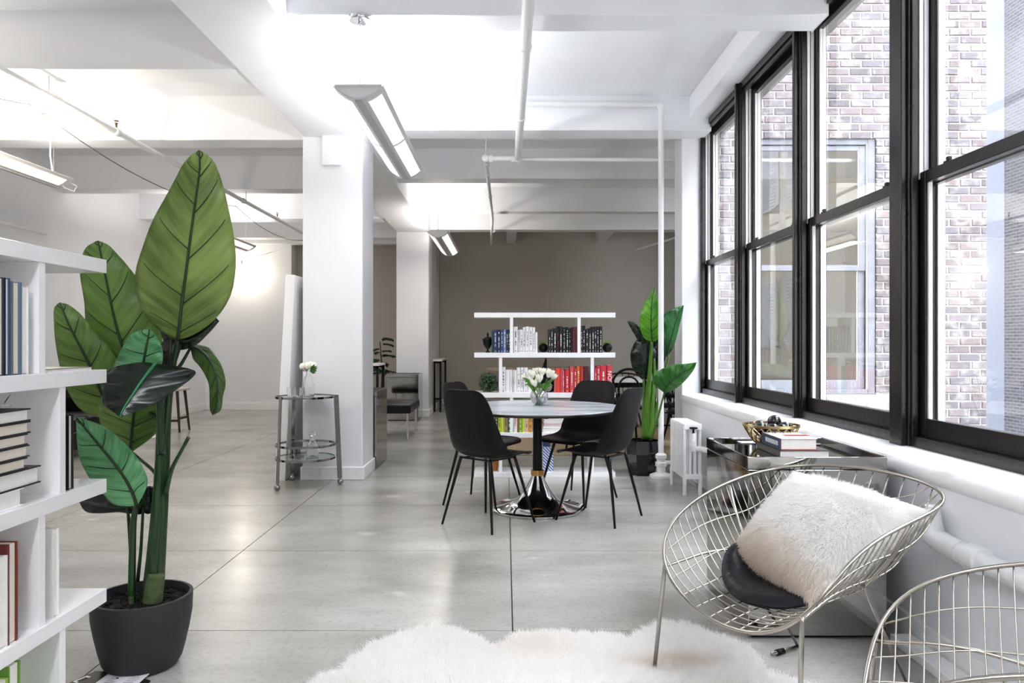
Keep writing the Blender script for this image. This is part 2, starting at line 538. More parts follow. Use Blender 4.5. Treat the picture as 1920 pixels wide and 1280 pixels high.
# columns
for k, yc in enumerate((6.67, 12.4)):
    x0, x1 = (-1.815, -1.277)
    c = struct('column', MB().box(x0, x1, yc, yc + .54, 0, 3.07), M_WALL, bevel=.012)
    bb = MB()
    t = .016
    bb.box(x0 - t, x1 + t, yc - t, yc + .54 + t, 0, .115)
    struct('baseboard', bb, M_TRIM, c, bevel=.006)
    if k == 0:
        struct('hanger_block', MB().box(-1.63, -1.468, yc - .05, yc + .02, 2.80, 3.07), M_WALL, c, bevel=.008)

# walls
struct('wall_left', MB().box(XL - .2, XL, YB - .2, 15.2, 0, SLAB), M_WALL)
struct('baseboard_left', MB().box(XL, XL + .02, YB, 13.7, 0, .12), M_TRIM, bevel=.004)
struct('wall_behind_camera', MB().box(XL, XW + .3, YB - .2, YB, 0, SLAB), M_WALL)
struct('wall_back_left', MB().box(XL, -3.93, 13.7, 13.9, 0, SLAB), M_WALL)
struct('baseboard_back', MB().box(XL, -3.93, 13.68, 13.7, 0, .13), M_TRIM, bevel=.004)
struct('trim_1', MB().box(XL, -1.8, 13.5, 13.72, 3.02, SLAB), M_CEIL)
struct('wall_back_recess', MB().box(-3.95, -1.25, 14.0, 14.2, 0, SLAB), M_FARWALL)
struct('wall_back_jog', MB().box(-4.05, -3.93, 13.9, 15.1, 0, SLAB), M_WALL)
struct('wall_recess_side', MB().box(-1.46, -1.30, 12.94, 15.0, 0, SLAB), M_WALL)
struct('baseboard_recess', MB().box(-1.30, -1.28, 12.96, 14.7, 0, .12), M_TRIM, bevel=.004)
struct('wall_back_right', MB().box(-1.30, 4.62, 14.72, 14.9, 0, SLAB), M_FARWALL)
struct('baseboard_back_right', MB().box(-1.28, 4.6, 14.7, 14.72, 0, .12), M_TRIM, bevel=.004)
struct('wall_far_right', MB().box(4.6, 4.72, 7.42, 14.9, 0, SLAB), M_WALL)

# window wall: apron, plaster sill, lintel, end pier
YW0, YW1 = -1.35, 7.12
apron = MB().box(XW, 2.02, YB, YW1 + .02, -.3, .70)
struct('wall_window', apron, M_WALL)
sb = MB(); n = 90; P = []
for i in range(n):
    y = YW0 + (YW1 - YW0) * i / (n - 1)
    j = noise.noise(Vector((y * 2.2, 0, 3))) * .008
    prof = [(XW + .002, .660), (XW - .010, .672), (XW - .013 + j * .4, .70 + j * .3), (XW + .004 + j * .6, .730), (XW + .04, .742 + j * .4), (XG + .03, .748), (XG + .03, .66), (XW + .05, .66)]
    P += [(x, y, z) for x, z in prof]
sb.grid(P, n, 8)
sb.f = [f[::-1] for f in sb.f]
struct('window_sill', sb, M_TRIM, smooth=True)
struct('wall_window_lintel', MB().box(XW, 2.02, YB, YW1 + .02, HEAD, SLAB), M_WALL, bevel=.01)
struct('wall_window_pier', MB().box(XW, 2.02, YW1, 7.42, -.3, SLAB), M_WALL, bevel=.008)
struct('wall_window_near', MB().box(XW, 2.02, YB, YW0, .6, HEAD + .1), M_WALL)
struct('wall_window_spandrel', MB().box(2.02, 2.16, YB - .2, 7.26, SLAB - .2, 9), mat('court_stucco', '#a3a19e', .8))
struct('roof_above', MB().box(XL - .2, 2.02, YB - .2, 7.4, SLAB + .25, SLAB + .4), M_CEIL)
struct('baseboard_window', MB().box(XW - .018, XW, YB, 7.1, 0, .10), M_TRIM, bevel=.004)


# ---------------------------------------------------------------- double-hung windows
def window_unit(name, a0, a1, z0, z1, rail, F, glass, jw=.05, mul=.035, MF=None):
    """F maps (along, outward depth, height) to world"""
    def bx(mb, a, b_, d0, d1, c, d_):
        ps = [F(aa, dd, zz) for zz in (c, d_) for dd, aa in ((d0, a), (d0, b_), (d1, b_), (d1, a))]
        return mb.add(ps, [(3, 2, 1, 0), (4, 5, 6, 7), (0, 1, 5, 4), (1, 2, 6, 5), (2, 3, 7, 6), (3, 0, 4, 7)])
    MF = MF or M_FRAME
    root = bpy.data.objects.new(name, None); COL.objects.link(root); root['kind'] = 'structure'
    root.location = F((a0 + a1) / 2, 0, z0); WM[root.name] = Matrix.Translation(root.location)
    fr = MB()
    bx(fr, a0, a0 + mul, -.01, .16, z0, z1); bx(fr, a1 - mul, a1, -.01, .16, z0, z1)
    bx(fr, a0, a1, -.004, .15, z1 - .055, z1); bx(fr, a0, a1, .0, .15, z0, z0 + .05)
    bx(fr, a0 + mul, a1 - mul, .01, .03, z1 - .085, z1 - .05)
    bx(fr, a0 + mul, a0 + mul + .012, .0, .03, z0 + .05, z1 - .055); bx(fr, a1 - mul - .012, a1 - mul, .0, .03, z0 + .05, z1 - .055)
    obj('window_frame', fr, MF, root, bevel=.003)
    jl = MB()
    for s, a in ((1, a0 + mul), (-1, a1 - mul)):
        bx(jl, min(a, a + s * .014), max(a, a + s * .014), .034, .050, rail, z1 - .055)
        bx(jl, min(a, a + s * .010), max(a, a + s * .010), .058, .078, rail, z1 - .055)
        bx(jl, min(a, a + s * .014), max(a, a + s * .014), .118, .150, z0 + .05, z1 - .055)
    obj('jamb_liner', jl, M_JAMB, root)
    A0, A1 = a0 + mul + .004, a1 - mul - .004
    for nm, d0, d1, s0, s1, rb, rt in (('upper_sash', .082, .116, rail - .03, z1 - .06, .045, .05), ('lower_sash', .036, .074, z0 + .05, rail + .03, .085, .055)):
        sm = MB()
        bx(sm, A0, A0 + jw, d0, d1, s0, s1); bx(sm, A1 - jw, A1, d0, d1, s0, s1)
        bx(sm, A0 + jw, A1 - jw, d0, d1, s0, s0 + rb); bx(sm, A0 + jw, A1 - jw, d0, d1, s1 - rt, s1)
        so = obj(nm, sm, MF, root, bevel=.003)
        g = MB(); dm = (d0 + d1) / 2
        g.add([F(A0 + jw, dm, s0 + rb), F(A1 - jw, dm, s0 + rb), F(A1 - jw, dm, s1 - rt), F(A0 + jw, dm, s1 - rt)], [(0, 1, 2, 3)])
        obj('pane', g, glass, so)
        gb = MB()
        for q in ((A0 + jw, A0 + jw + .012, s0 + rb, s1 - rt), (A1 - jw - .012, A1 - jw, s0 + rb, s1 - rt)):
            bx(gb, q[0], q[1], dm - .008, dm + .008, q[2], q[3])
        obj('glazing_bead', gb, M_JAMB, so)
    for fr_ in (.16, .82):
        la = MB(); a = A0 + (A1 - A0) * fr_
        bx(la, a - .02, a + .02, .045, .068, rail + .03, rail + .04)
        bx(la, a - .012, a + .006, .05, .064, rail + .04, rail + .056)
        bx(la, a - .03, a - .008, .040, .052, rail + .04, rail + .05)
        obj('sash_latch', la, M_BLKMETAL, root)
    return root


FR = lambda a, d, z: (XG + d, a, z)
bounds = [7.12, 5.94, 4.74, 3.53, 2.30, 1.09, -.13, -1.33]
for i in range(7):
    y1, y0 = bounds[i], bounds[i + 1]
    heavy0 = .06 if i == 3 else .0
    window_unit('window_%d' % (i + 1), y0 + .006, y1 - .006 - (.06 if i == 3 else 0), SILL, HEAD, RAIL, FR, M_PANE)
# mullion posts between the units
for k, y in enumerate(bounds[1:-1]):
    w = .085 if k == 2 else .012
    yy = y - (.03 if k == 2 else 0)
    p = MB().box(XG - .035, XG + .17, yy - w / 2 - .012, yy + w / 2 + .012, SILL - .01, HEAD)
    struct('window_mullion', p, M_FRAME, bevel=.004)

# ---------------------------------------------------------------- the court outside
YB0 = 7.30
bw0, bw1, bz0, bz1 = 2.36, 3.62, .72, 3.22
core = MB()
core.box(2.0, bw0, YB0, 7.42, -4, 9); core.box(bw1, 4.70, YB0, 7.42, -4, 9)
core.box(bw0, bw1, YB0, 7.42, -4, bz0); core.box(bw0, bw1, YB0, 7.42, bz1, 9)
M_MORTAR = mat('pale_mortar', '#a19e9d', .9, bump=.6, bscale=50)
wc = struct('wall_court', core, M_MORTAR)


def m_brick():
    m = bpy.data.materials.new('weathered_brick'); m.use_nodes = True
    nt = m.node_tree; b_ = nt.nodes['Principled BSDF']; L = nt.links.new
    g = nt.nodes.new('ShaderNodeNewGeometry'); oi = nt.nodes.new('ShaderNodeObjectInfo')
    ad = nt.nodes.new('ShaderNodeMath'); ad.operation = 'ADD'; L(g.outputs['Random Per Island'], ad.inputs[0]); L(oi.outputs['Random'], ad.inputs[1])
    fr = nt.nodes.new('ShaderNodeMath'); fr.operation = 'FRACT'; L(ad.outputs[0], fr.inputs[0])
    r = nt.nodes.new('ShaderNodeValToRGB'); e = r.color_ramp.elements
    e[0].color = srgb('#5c565a'); e[1].color = srgb('#85797a'); k = e.new(.35); k.color = srgb('#76696a'); k = e.new(.7); k.color = srgb('#68646b')
    L(fr.outputs[0], r.inputs['Fac'])
    n = nt.nodes.new('ShaderNodeTexNoise'); n.inputs['Scale'].default_value = 9; n.inputs['Detail'].default_value = 6
    L(g.outputs['Position'], n.inputs['Vector'])
    mr = nt.nodes.new('ShaderNodeMapRange'); mr.inputs['From Min'].default_value = .48; mr.inputs['From Max'].default_value = .68; L(n.outputs['Fac'], mr.inputs['Value'])
    mx = nt.nodes.new('ShaderNodeMix'); mx.data_type = 'RGBA'; mx.inputs['B'].default_value = srgb('#989392')
    L(mr.outputs[0], mx.inputs['Factor']); L(r.outputs['Color'], mx.inputs['A']); L(mx.outputs['Result'], b_.inputs['Base Color'])
    b_.inputs['Roughness'].default_value = .85
    n2 = nt.nodes.new('ShaderNodeTexNoise'); n2.inputs['Scale'].default_value = 60; L(g.outputs['Position'], n2.inputs['Vector'])
    bp = nt.nodes.new('ShaderNodeBump'); bp.inputs['Strength'].default_value = .6; bp.inputs['Distance'].default_value = .01
    L(n2.outputs['Fac'], bp.inputs['Height']); L(bp.outputs[0], b_.inputs['Normal'])
    return m


M_BRICK = m_brick()


def brick_mesh(mb, x0, x1, z0, z1, y, r):
    j = lambda s=.004: r.uniform(-s, s)
    c = .006
    yo = y + j(.004)
    fr_ = [(x0 + c + j(.003), yo, z0 + c + j(.002)), (x1 - c + j(.003), yo + j(.002), z0 + c + j(.002)), (x1 - c + j(.003), yo + j(.002), z1 - c + j(.002)), (x0 + c + j(.003), yo, z1 - c + j(.002))]
    bk = [(x0, y + .010, z0), (x1, y + .010, z0), (x1, y + .010, z1), (x0, y + .010, z1)]
    bb_ = [(x0, y + .05, z0), (x1, y + .05, z0), (x1, y + .05, z1), (x0, y + .05, z1)]
    mb.add(fr_ + bk + bb_, [(0, 1, 2, 3)] + [(4 + i, 4 + (i + 1) % 4, (i + 1) % 4, i) for i in range(4)] + [(8 + i, 8 + (i + 1) % 4, 4 + (i + 1) % 4, 4 + i) for i in range(4)])


rb_ = random.Random(3)
protos = []
for k in range(5):
    pm = MB(); brick_mesh(pm, 0, .201, 0, .066, 0, rb_)
    protos.append(pm)
singles = 0; rest = MB()
pm_objs = []
row = 0; z = -1.2
while z < 5.6:
    x = 1.99 - (.106 if row % 2 else 0) + rb_.uniform(-.01, .01)
    while x < 4.70:
        x0, x1 = max(x, 1.99), min(x + .201, 4.70)
        if x1 - x0 > .04:
            zc = z + .033
            hole = (bz0 - .14 < zc < bz1) and x1 > bw0 - .01 and x0 < bw1 + .01
            segs = [(x0, x1)]
            if hole:
                segs = [s for s in ((x0, min(x1, bw0)), (max(x0, bw1), x1)) if s[1] - s[0] > .03]
            for s0, s1 in segs:
                if s0 >= bw1 - .01 and .5 < z < 4.62 and singles < 300 and s1 - s0 > .19:
                    if len(pm_objs) < 5:
                        o = obj('brick', protos[len(pm_objs)], M_BRICK, wc); pm_objs.append(o)
                    else:
                        o = pm_objs[rb_.randrange(5)].copy(); COL.objects.link(o); o.parent = wc
                    o.location = (s0, YB0 - .009 + rb_.uniform(-.003, .004), z); singles += 1
                else:
                    brick_mesh(rest, s0, s1, z, z + .066, YB0 - .009, rb_)
        x += .213
    z += .0775; row += 1
ro = obj('brickwork', rest, M_BRICK, wc); ro['kind'] = 'stuff'
# stone sill and the brick wall's window
M_STONE = mat('court_limestone', '#a9a49d', .9, bump=1, bscale=35, var=.3, vscale=14)
struct('trim_2', MB().box(bw0 - .12, bw1 + .14, YB0 - .09, 7.40, bz0 - .15, bz0), M_STONE, bevel=.01)
FB = lambda a, d, z: (a, 7.41 - d * .6, z)
window_unit('window_8', bw0, bw1, bz0, bz1, RAIL - .01, FB, M_PANE2, jw=.07, mul=.07, MF=mat('weathered_grey_frame', '#83858d', .5, var=.2, vscale=6))


def m_farbrick():
    m = bpy.data.materials.new('far_dark_brick'); m.use_nodes = True
    nt = m.node_tree; b_ = nt.nodes['Principled BSDF']; L = nt.links.new
    g = nt.nodes.new('ShaderNodeNewGeometry'); sp = nt.nodes.new('ShaderNodeSeparateXYZ'); L(g.outputs['Position'], sp.inputs[0])
    cb = nt.nodes.new('ShaderNodeCombineXYZ'); L(sp.outputs['Y'], cb.inputs['X']); L(sp.outputs['Z'], cb.inputs['Y'])
    br = nt.nodes.new('ShaderNodeTexBrick'); L(cb.outputs[0], br.inputs['Vector'])
    br.inputs['Scale'].default_value = 1; br.inputs['Brick Width'].default_value = .22; br.inputs['Row Height'].default_value = .08; br.inputs['Mortar Size'].default_value = .01
    br.inputs['Color1'].default_value = srgb('#474649'); br.inputs['Color2'].default_value = srgb('#363538'); br.inputs['Mortar'].default_value = srgb('#626164')
    L(br.outputs['Color'], b_.inputs['Base Color']); b_.inputs['Roughness'].default_value = .9
    return m


struct('wall_court_side', MB().box(12.42, 12.9, -16, 19, -4, 11), m_farbrick())
struct('wall_court_end', MB().box(4.7, 12.45, 18.6, 19, -4, 11), mat('court_pane_reflection', '#6f727c', .9, bump=.2, bscale=4))  # grey-blue colour stands in for the room's reflection in the window glass
struct('wall_court_return', MB().box(4.62, 4.72, 7.34, 18.6, SLAB, 9), mat('court_stucco', '#a3a19e'))
struct('court_ground', MB().box(2.0, 12.9, -16, 19, -4.2, -4), mat('court_paving', '#b9b8b4', .9, bump=.3, bscale=5))
struct('wall_court_near', MB().box(2.02, 2.1, -16, 7.3, -4, .70), mat('court_stucco', '#a3a19e'))
struct('wall_court_left', MB().box(2.02, 2.1, -16, YB, .6, 9), mat('court_stucco', '#a3a19e'))

# cream building standing across the court, mirrored in the panes
cb_ = thing('apartment_building', 'cream apartment building with white louvred shutters across the court, mirrored in the panes', 'building', (7.6, -15, -4))
obj('facade', MB().box(7.6, 8.2, -15.8, -2.0, -4, 8.6), mat('cream_render', '#d8cdb8', .85, bump=.2, bscale=5), cb_)
cm = MB().box(7.25, 8.3, -15.8, -1.8, 8.6, 8.9)
cm.box(7.5, 7.6, -15.8, -1.95, 4.2, 4.4); cm.box(7.5, 7.6, -15.8, -1.95, .3, .5)
obj('cornice', cm, mat('cream_trim', '#efe9dc', .8), cb_)
for zf in (-2.6, 1.1, 5.0):
    for yy in (-4.2, -7.0, -9.8, -12.6):
        wf = obj('window', MB().box(7.54, 7.62, yy - .5, yy + .5, zf, zf + 1.9), M_TRIM, cb_)
        pn = obj('pane', MB().box(7.53, 7.56, yy - .42, yy + .42, zf + .08, zf + 1.82), mat('dark_far_glass', '#30363e', .1), wf)
        for s in (-1, 1):
            sh = MB()
            c0 = yy + s * .77
            sh.box(7.5, 7.56, c0 - .25, c0 - .21, zf, zf + 1.9); sh.box(7.5, 7.56, c0 + .21, c0 + .25, zf, zf + 1.9)
            sh.box(7.5, 7.56, c0 - .25, c0 + .25, zf + 1.85, zf + 1.9); sh.box(7.5, 7.56, c0 - .25, c0 + .25, zf, zf + .05)
            for q in range(20):
                zq = zf + .08 + q * .09
                sh.box(7.49, 7.55, c0 - .21, c0 + .21, zq, zq + .05)
            obj('shutter', sh, M_TRIM, cb_)

# ---------------------------------------------------------------- pendants, pipes, cables on the ceiling
M_LAMPG = mat('pendant_grey', '#e4e4e6', .45)
M_DIFF = emit('pendant_diffuser', '#fdfdff', .62)
M_DIFFW = emit('pendant_diffuser_warm', '#fff6e6', .7)
M_CABLE = mat('steel_cable', '#a5a5a5', .4, metal=.6)


def pendant(x, y, L, label, group, warm=False, hz=3.10):
    t = thing('pendant_lamp', label, 'lamp', (x, y, 2.60), 0, group)
    W = .145; z0 = 2.70
    def zz(a): return z0 - .075 * (1 - (a / W) ** 2)      # curved trough
    n = 13; xs = [-W + 2 * W * i / (n - 1) for i in range(n)]
    body = MB(); P = []
    for yy in (y, y + L):
        P += [(x + a, yy, zz(a)) for a in xs] + [(x + a, yy, zz(a) + .006) for a in reversed(xs)]
    m = 2 * n
    body.add(P, [(i, (i + 1) % m, m + (i + 1) % m, m + i) for i in range(m)])
    body.f = [f[::-1] for f in body.f]
    obj('trough', body, M_LAMPG, t, smooth=True)
    for yy, s in ((y, 1), (y + L, -1)):
        e = MB(); a_ = [(x + a, yy + s * .004, zz(a)) for a in xs]
        b_ = [(p[0], p[1] + s * .008, p[2]) for p in a_]
        e.add(a_ + b_, [tuple(range(n)), tuple(range(2 * n - 1, n - 1, -1)), (0, n, 2 * n - 1, n - 1)])
        obj('end_cap', e, M_LAMPG, t)
        lip = MB().box(x - W + .01, x + W - .01, yy - .006, yy + .012, z0, z0 + .008)
        obj('top_rail', lip, M_LAMPG, t)
    for s in (-1, 1):
        for k in range(2):
            ya, yb = y + .07 + k * (L - .1) / 2, y + .03 + (k + 1) * (L - .1) / 2
            g = MB(); q = [x + s * (.048 + .078 * i / 4) for i in range(5)]
            P = []
            for yy in (ya, yb):
                P += [(a, yy, zz(a - x) - .003) for a in q]
            g.add(P, [(i, i + 1, 5 + i + 1, 5 + i) for i in range(4)])
            obj('diffuser', g, M_DIFFW if warm else M_DIFF, t, solid=.002)
    sp = MB().box(x - .022, x + .022, y + .02, y + L - .02, z0 - .084, z0 - .074)
    obj('centre_louvre', sp, mat('louvre_grey', '#c3c3c8', .5), t, bevel=.003)
    for yy in (y + .06, y + L - .06):
        c = MB().tube([(x, yy, z0 + .004), (x, yy, hz)], .0022, 5)
        obj('suspension_cable', c, M_CABLE, t)
        g = MB().lathe([(.006, 0), (.006, .03), (.003, .04)], 8, (x, yy, z0))
        obj('cable_gripper', g, M_CHROME, t)
    ca = MB().lathe([(.062, .0), (.066, .006), (.066, .024), (.02, .03)], 24, (x, y + .06, hz - .032), cap1=True)
    ca.lathe([(.008, -.028), (.011, -.01), (.008, 0)], 8, (x, y + .06, hz - .03))
    obj('canopy', ca, M_CHROME, t, smooth=True)
    return t


G = 'curved fluorescent pendants in rows along the ceiling'
pl_labels = ['large curved fluorescent pendant with white panels hanging right of the front column',
             'small curved pendant hanging far back in front of the second column',
             'thin curved pendant hanging at the left edge above the white shelf',
             'curved pendant far back in the left bay hidden behind the big leaf',
             'unseen fill light added over the window bay behind the viewer', 'unseen fill light added over the left bay behind the viewer']
for i, (lx, ly, ll) in enumerate(PENDANTS_AND_FILL[:4]):
    pendant(lx, ly, ll, pl_labels[i], G, warm=i > 0, hz=3.13 if i in (0,) else SLAB)


def coupling(mb, p, d, r, L=.05, k=1.35):
    p = Vector(p); d = Vector(d).normalized()
    mb.tube([p - d * L / 2, p - d * L / 2 + d * .004, p + d * L / 2 - d * .004, p + d * L / 2], [r * k * .9, r * k, r * k, r * k * .9], 12)


# left bay sprinkler line
t = thing('sprinkler_pipe', 'long white sprinkler pipe running under the beams of the left bay', 'pipe', (-3.18, 2.0, 2.95))
xp, zp = -3.18, 2.945
obj('pipe_run', MB().tube([(xp, 1.5, zp), (xp, 6, zp), (xp, 13.4, zp)], .024, 14), M_PIPE, t, smooth=True)
for yy in (3.1, 5.28, 6.1, 7.6, 9.05, 10.4, 12.0):
    c = MB(); coupling(c, (xp, yy, zp), (0, 1, 0), .024, .07)
    obj('coupling', c, M_PIPE, t, smooth=True)
for yy in (4.2, 6.1, 8.3, 10.4):
    h = MB().tube([(xp, yy, zp + .02), (xp, yy, zp + .075)], .008, 8)
    h.lathe([(.018, 0), (.02, .003), (.004, .006)], 12, (xp, yy, zp + .088))
    h.tube([(xp - .010, yy, zp + .06), (xp - .012, yy, zp + .075), (xp - .004, yy, zp + .09)], .002, 5)
    h.tube([(xp + .010, yy, zp + .06), (xp + .012, yy, zp + .075), (xp + .004, yy, zp + .09)], .002, 5)
    obj('sprinkler_head', h, mat('dull_brass', '#6d5f45', .4, metal=.8), t, smooth=True)
for yy in (5.2, 9.15):
    obj('hanger_rod', MB().tube([(xp, yy, zp), (xp, yy, 3.09)], .006, 6), M_PIPE, t)

fc = thing('feed_cable', 'white power cable looping up from the end of the left edge pendant', 'cable', (-4.05, 6.75, 2.7))
obj('cable_run', MB().tube([(-4.05, 6.70, 2.705), (-4.0, 6.8, 2.70), (-3.94, 6.86, 2.66), (-3.93, 6.8, 2.60), (-3.98, 6.74, 2.62), (-4.06, 6.70, 2.72), (-4.08, 6.69, 2.9), (-4.07, 6.69, SLAB)], .006, 6), M_PIPE, fc, smooth=True)
# sagging cord and the bulbs
cord = thing('light_cord', 'thin sagging cord strung beside the left sprinkler pipe with bare bulbs', 'cord', (-3.3, 2.5, 2.8))
pts = []
knots = [(-3.30, 2.2, 2.88), (-3.27, 5.15, 2.86), (-3.25, 9.0, 2.87), (-3.1, 12.0, 2.90)]
for k in range(3):
    a, b_ = Vector(knots[k]), Vector(knots[k + 1])
    for i in range(12):
        f = i / 12; p = a.lerp(b_, f); p.z -= .17 * 4 * f * (1 - f); pts.append(p)
pts.append(Vector(knots[3]))
obj('cord_wire', MB().tube(pts, .004, 5), mat('dark_cord', '#5c5a57', .6), cord)
M_BULB = emit('bulb_glow', '#fff2dc', 14)
for k, (bx_, by_, bz_) in enumerate([(-3.25, 5.28, 2.80), (-4.7, 13.3, 2.64)]):
    bt = thing('bare_bulb', ['bare glowing bulb hanging from the pipe at upper left', 'small bare glowing bulb by the back wall right of the big leaf'][k], 'bulb', (bx_, by_, bz_ - .06))
    g = MB().ball((bx_, by_, bz_ - .045), .03, 14, 10, 1.1)
    obj('glass_bulb', g, M_BULB, bt, smooth=True)
    s = MB().lathe([(.016, 0), (.018, .01), (.018, .05), (.012, .06)], 14, (bx_, by_, bz_ - .015))
    obj('socket', s, M_TRIM, bt, smooth=True)
    lamp('bulb_light', (bx_, by_, bz_ - .13), 26 if k == 0 else 9, (1, .9, .74), kind='POINT', radius=.06)
obj('cord_wire', MB().tube([(-4.7, 13.3, 2.69), (-4.0, 12.9, 2.80), (-3.1, 12.0, 2.93)], .005, 5), M_TRIM, cord)
t = thing('wall_pipe', 'short white pipe run near the ceiling above the shelf at left', 'pipe', (-5.33, 6, 2.49))
obj('pipe_run', MB().tube([(-5.33, 4.5, 2.49), (-5.33, 8.65, 2.49)], .022, 12), M_PIPE, t, smooth=True)
c = MB(); coupling(c, (-5.33, 7.6, 2.49), (0, 1, 0), .022, .05); c.tube([(-5.5, 7.6, 2.49), (-5.33, 7.6, 2.49)], .01, 8)
obj('pipe_bracket', c, M_PIPE, t, smooth=True)

# right bay sprinkler line
t = thing('sprinkler_pipe', 'thick white sprinkler pipe running down the middle of the window bay ceiling', 'pipe', (.12, 3, 3.05))
zp = 3.05; xp = .122
obj('pipe_run', MB().tube([(xp, 1.5, zp), (xp, 5, zp), (xp, 7.36, zp)], .034, 16), M_PIPE, t, smooth=True)
for yy in (4.62, 6.05):
    c = MB(); coupling(c, (xp, yy, zp), (0, 1, 0), .034, .045, 1.2)
    obj('coupling', c, M_PIPE, t, smooth=True)
obj('cross_run', MB().tube([(-.195, 7.4, zp), (xp, 7.4, zp)], .028, 14), M_PIPE, t, smooth=True)
obj('cross_run', MB().tube([(xp, 7.43, zp), (4.4, 7.5, zp)], .02, 14), M_PIPE, t, smooth=True)
obj('pipe_run', MB().tube([(-.195, 7.4, zp), (-.195, 11, zp), (-.27, 13.9, zp)], .021, 12), M_PIPE, t, smooth=True)
for p in ((-.195, 7.4), (xp, 7.4)):
    c = MB().ball((p[0], p[1], zp), .042, 14, 10); coupling(c, (p[0] + .05 * (1 if p[0] < 0 else -1), p[1], zp), (1, 0, 0), .028, .04)
    obj('elbow', c, M_PIPE, t, smooth=True)
for yy in (7.6, 8.1, 9.3, 10.6, 12.2):
    c = MB(); coupling(c, (-.195, yy, zp), (0, 1, 0), .021, .08)
    obj('coupling', c, M_PIPE, t, smooth=True)
obj('hanger_rod', MB().tube([(-.195, 7.4, zp), (-.195, 7.4, SLAB)], .006, 6), M_PIPE, t)
t = thing('drop_pipe', 'slender sprinkler pipe at far right under the rear ceiling', 'pipe', (2.6, 11, 2.95))
obj('pipe_run', MB().tube([(2.72, 9.3, 2.72), (2.3, 13.2, 2.86)], .017, 10), M_PIPE, t, smooth=True)
obj('hanger_rod', MB().tube([(2.45, 11.8, 2.82), (2.45, 11.8, SLAB)], .005, 6), M_PIPE, t)

# vertical riser with its flange
t = thing('riser_pipe', 'tall white riser pipe standing on the floor left of the radiator', 'pipe', (1.41, 6.78, 0))
rx, ry = 1.408, 6.765
obj('pipe_run', MB().tube([(rx, ry, .02), (rx, ry, 3.36)], .0245, 18), M_PIPE, t, smooth=True)
obj('pipe_run', MB().tube([(rx, ry, 3.385), (xp + .02, ry, 3.385)], .0245, 14), M_PIPE, t, smooth=True)
obj('elbow', MB().ball((rx, ry, 3.37), .037, 14, 10), M_PIPE, t, smooth=True)
obj('flange', MB().lathe([(.10, 0), (.105, .01), (.10, .03), (.06, .045), (.04, .05), (.04, .10), (.052, .11), (.052, .14), (.038, .15), (.038, .17), (.05, .18), (.05, .21), (.03, .225)], 24, (rx, ry, 0)), M_PIPE, t, smooth=True)
obj('side_branch', MB().tube([(rx, ry, .14), (rx + .12, ry, .14)], .018, 10), M_PIPE, t, smooth=True)

# ---------------------------------------------------------------- radiator
t = thing('radiator', 'white cast iron column radiator under the window beside the riser pipe', 'radiator', (1.50, 6.2, 0))
x0, x1 = 1.425, 1.575
nsec = 11; ya, yb = 5.97, 6.47
sec0 = None
for i in range(nsec):
    yy = ya + (yb - ya) * (i + .5) / nsec
    m_ = MB()
    for k in range(4):
        xx = x0 + .016 + (x1 - x0 - .032) * k / 3
        m_.tube([(xx, yy, .15), (xx, yy, .54)], .0135, 8, cap=False)
    m_.beam((x0 + .004, yy, .548), (x1 - .004, yy, .548), .038, .045)
    m_.beam((x0 + .004, yy, .150), (x1 - .004, yy, .150), .038, .04)
    # slightly webbed outer fins
    m_.box(x0, x0 + .012, yy - .0145, yy + .0145, .14, .56)
    m_.box(x0 + .03, x0 + .036, yy - .012, yy + .012, .16, .54)
    obj('section', m_, M_TRIM, t, smooth=True, bevel=.004)
for yy in (ya + .02, yb - .02):
    for xx in (x0 + .012, x1 - .015):
        obj('foot', MB().tube([(xx, yy, .15), (xx, yy, .07), (xx, yy, .0)], [.019, .015, .017], 10), M_TRIM, t, smooth=True)
v = MB().tube([(x0 + .07, ya - .03, .43), (x0 + .07, ya - .03, .50)], .017, 12)
v.tube([(x0 + .07, ya - .03, .40), (x0 + .07, ya - .03, .43)], .026, 12); v.tube([(x0 + .07, ya + .02, .44), (x0 + .07, ya - .06, .44)], .014, 10)
v.tube([(x0 + .07, ya - .03, .36), (x0 + .07, ya - .03, .41)], .02, 10)
obj('valve_body', v, M_TRIM, t, smooth=True)
obj('valve_wheel', MB().lathe([(.008, -.03), (.008, 0), (.032, .004), (.034, .012), (.028, .016)], 14, (x0 + .07, ya - .03, .535)), M_BLACK, t, smooth=True)
obj('supply_pipe', MB().tube([(x0 + .07, ya - .03, .38), (x0 + .14, ya - .03, .375), (1.66, 5.6, .37)], .022, 12), M_PIPE, t, smooth=True)
# heating pipe along the wall behind the wire chairs
t = thing('heating_pipe', 'white insulated heating pipe running low along the window wall behind the wire chairs', 'pipe', (1.63, 2.0, .2))
obj('pipe_run', MB().tube([(1.628, -2.5, .45), (1.628, 1.9, .47), (1.628, 2.72, .475)], .035, 16), M_PIPE, t, smooth=True)
e = MB().tube([(1.628, 2.66, .474), (1.628, 2.78, .475), (1.628, 2.835, .485), (1.628, 2.85, .53), (1.628, 2.85, .60)], [.040, .042, .042, .036, .026], 14)
coupling(e, (1.628, 2.58, .474), (0, 1, 0), .035, .08)
obj('elbow', e, M_PIPE, t, smooth=True)
obj('floor_board', MB().box(1.57, 1.655, -2.5, 3.05, .0, .035), M_TRIM, t, bevel=.004)

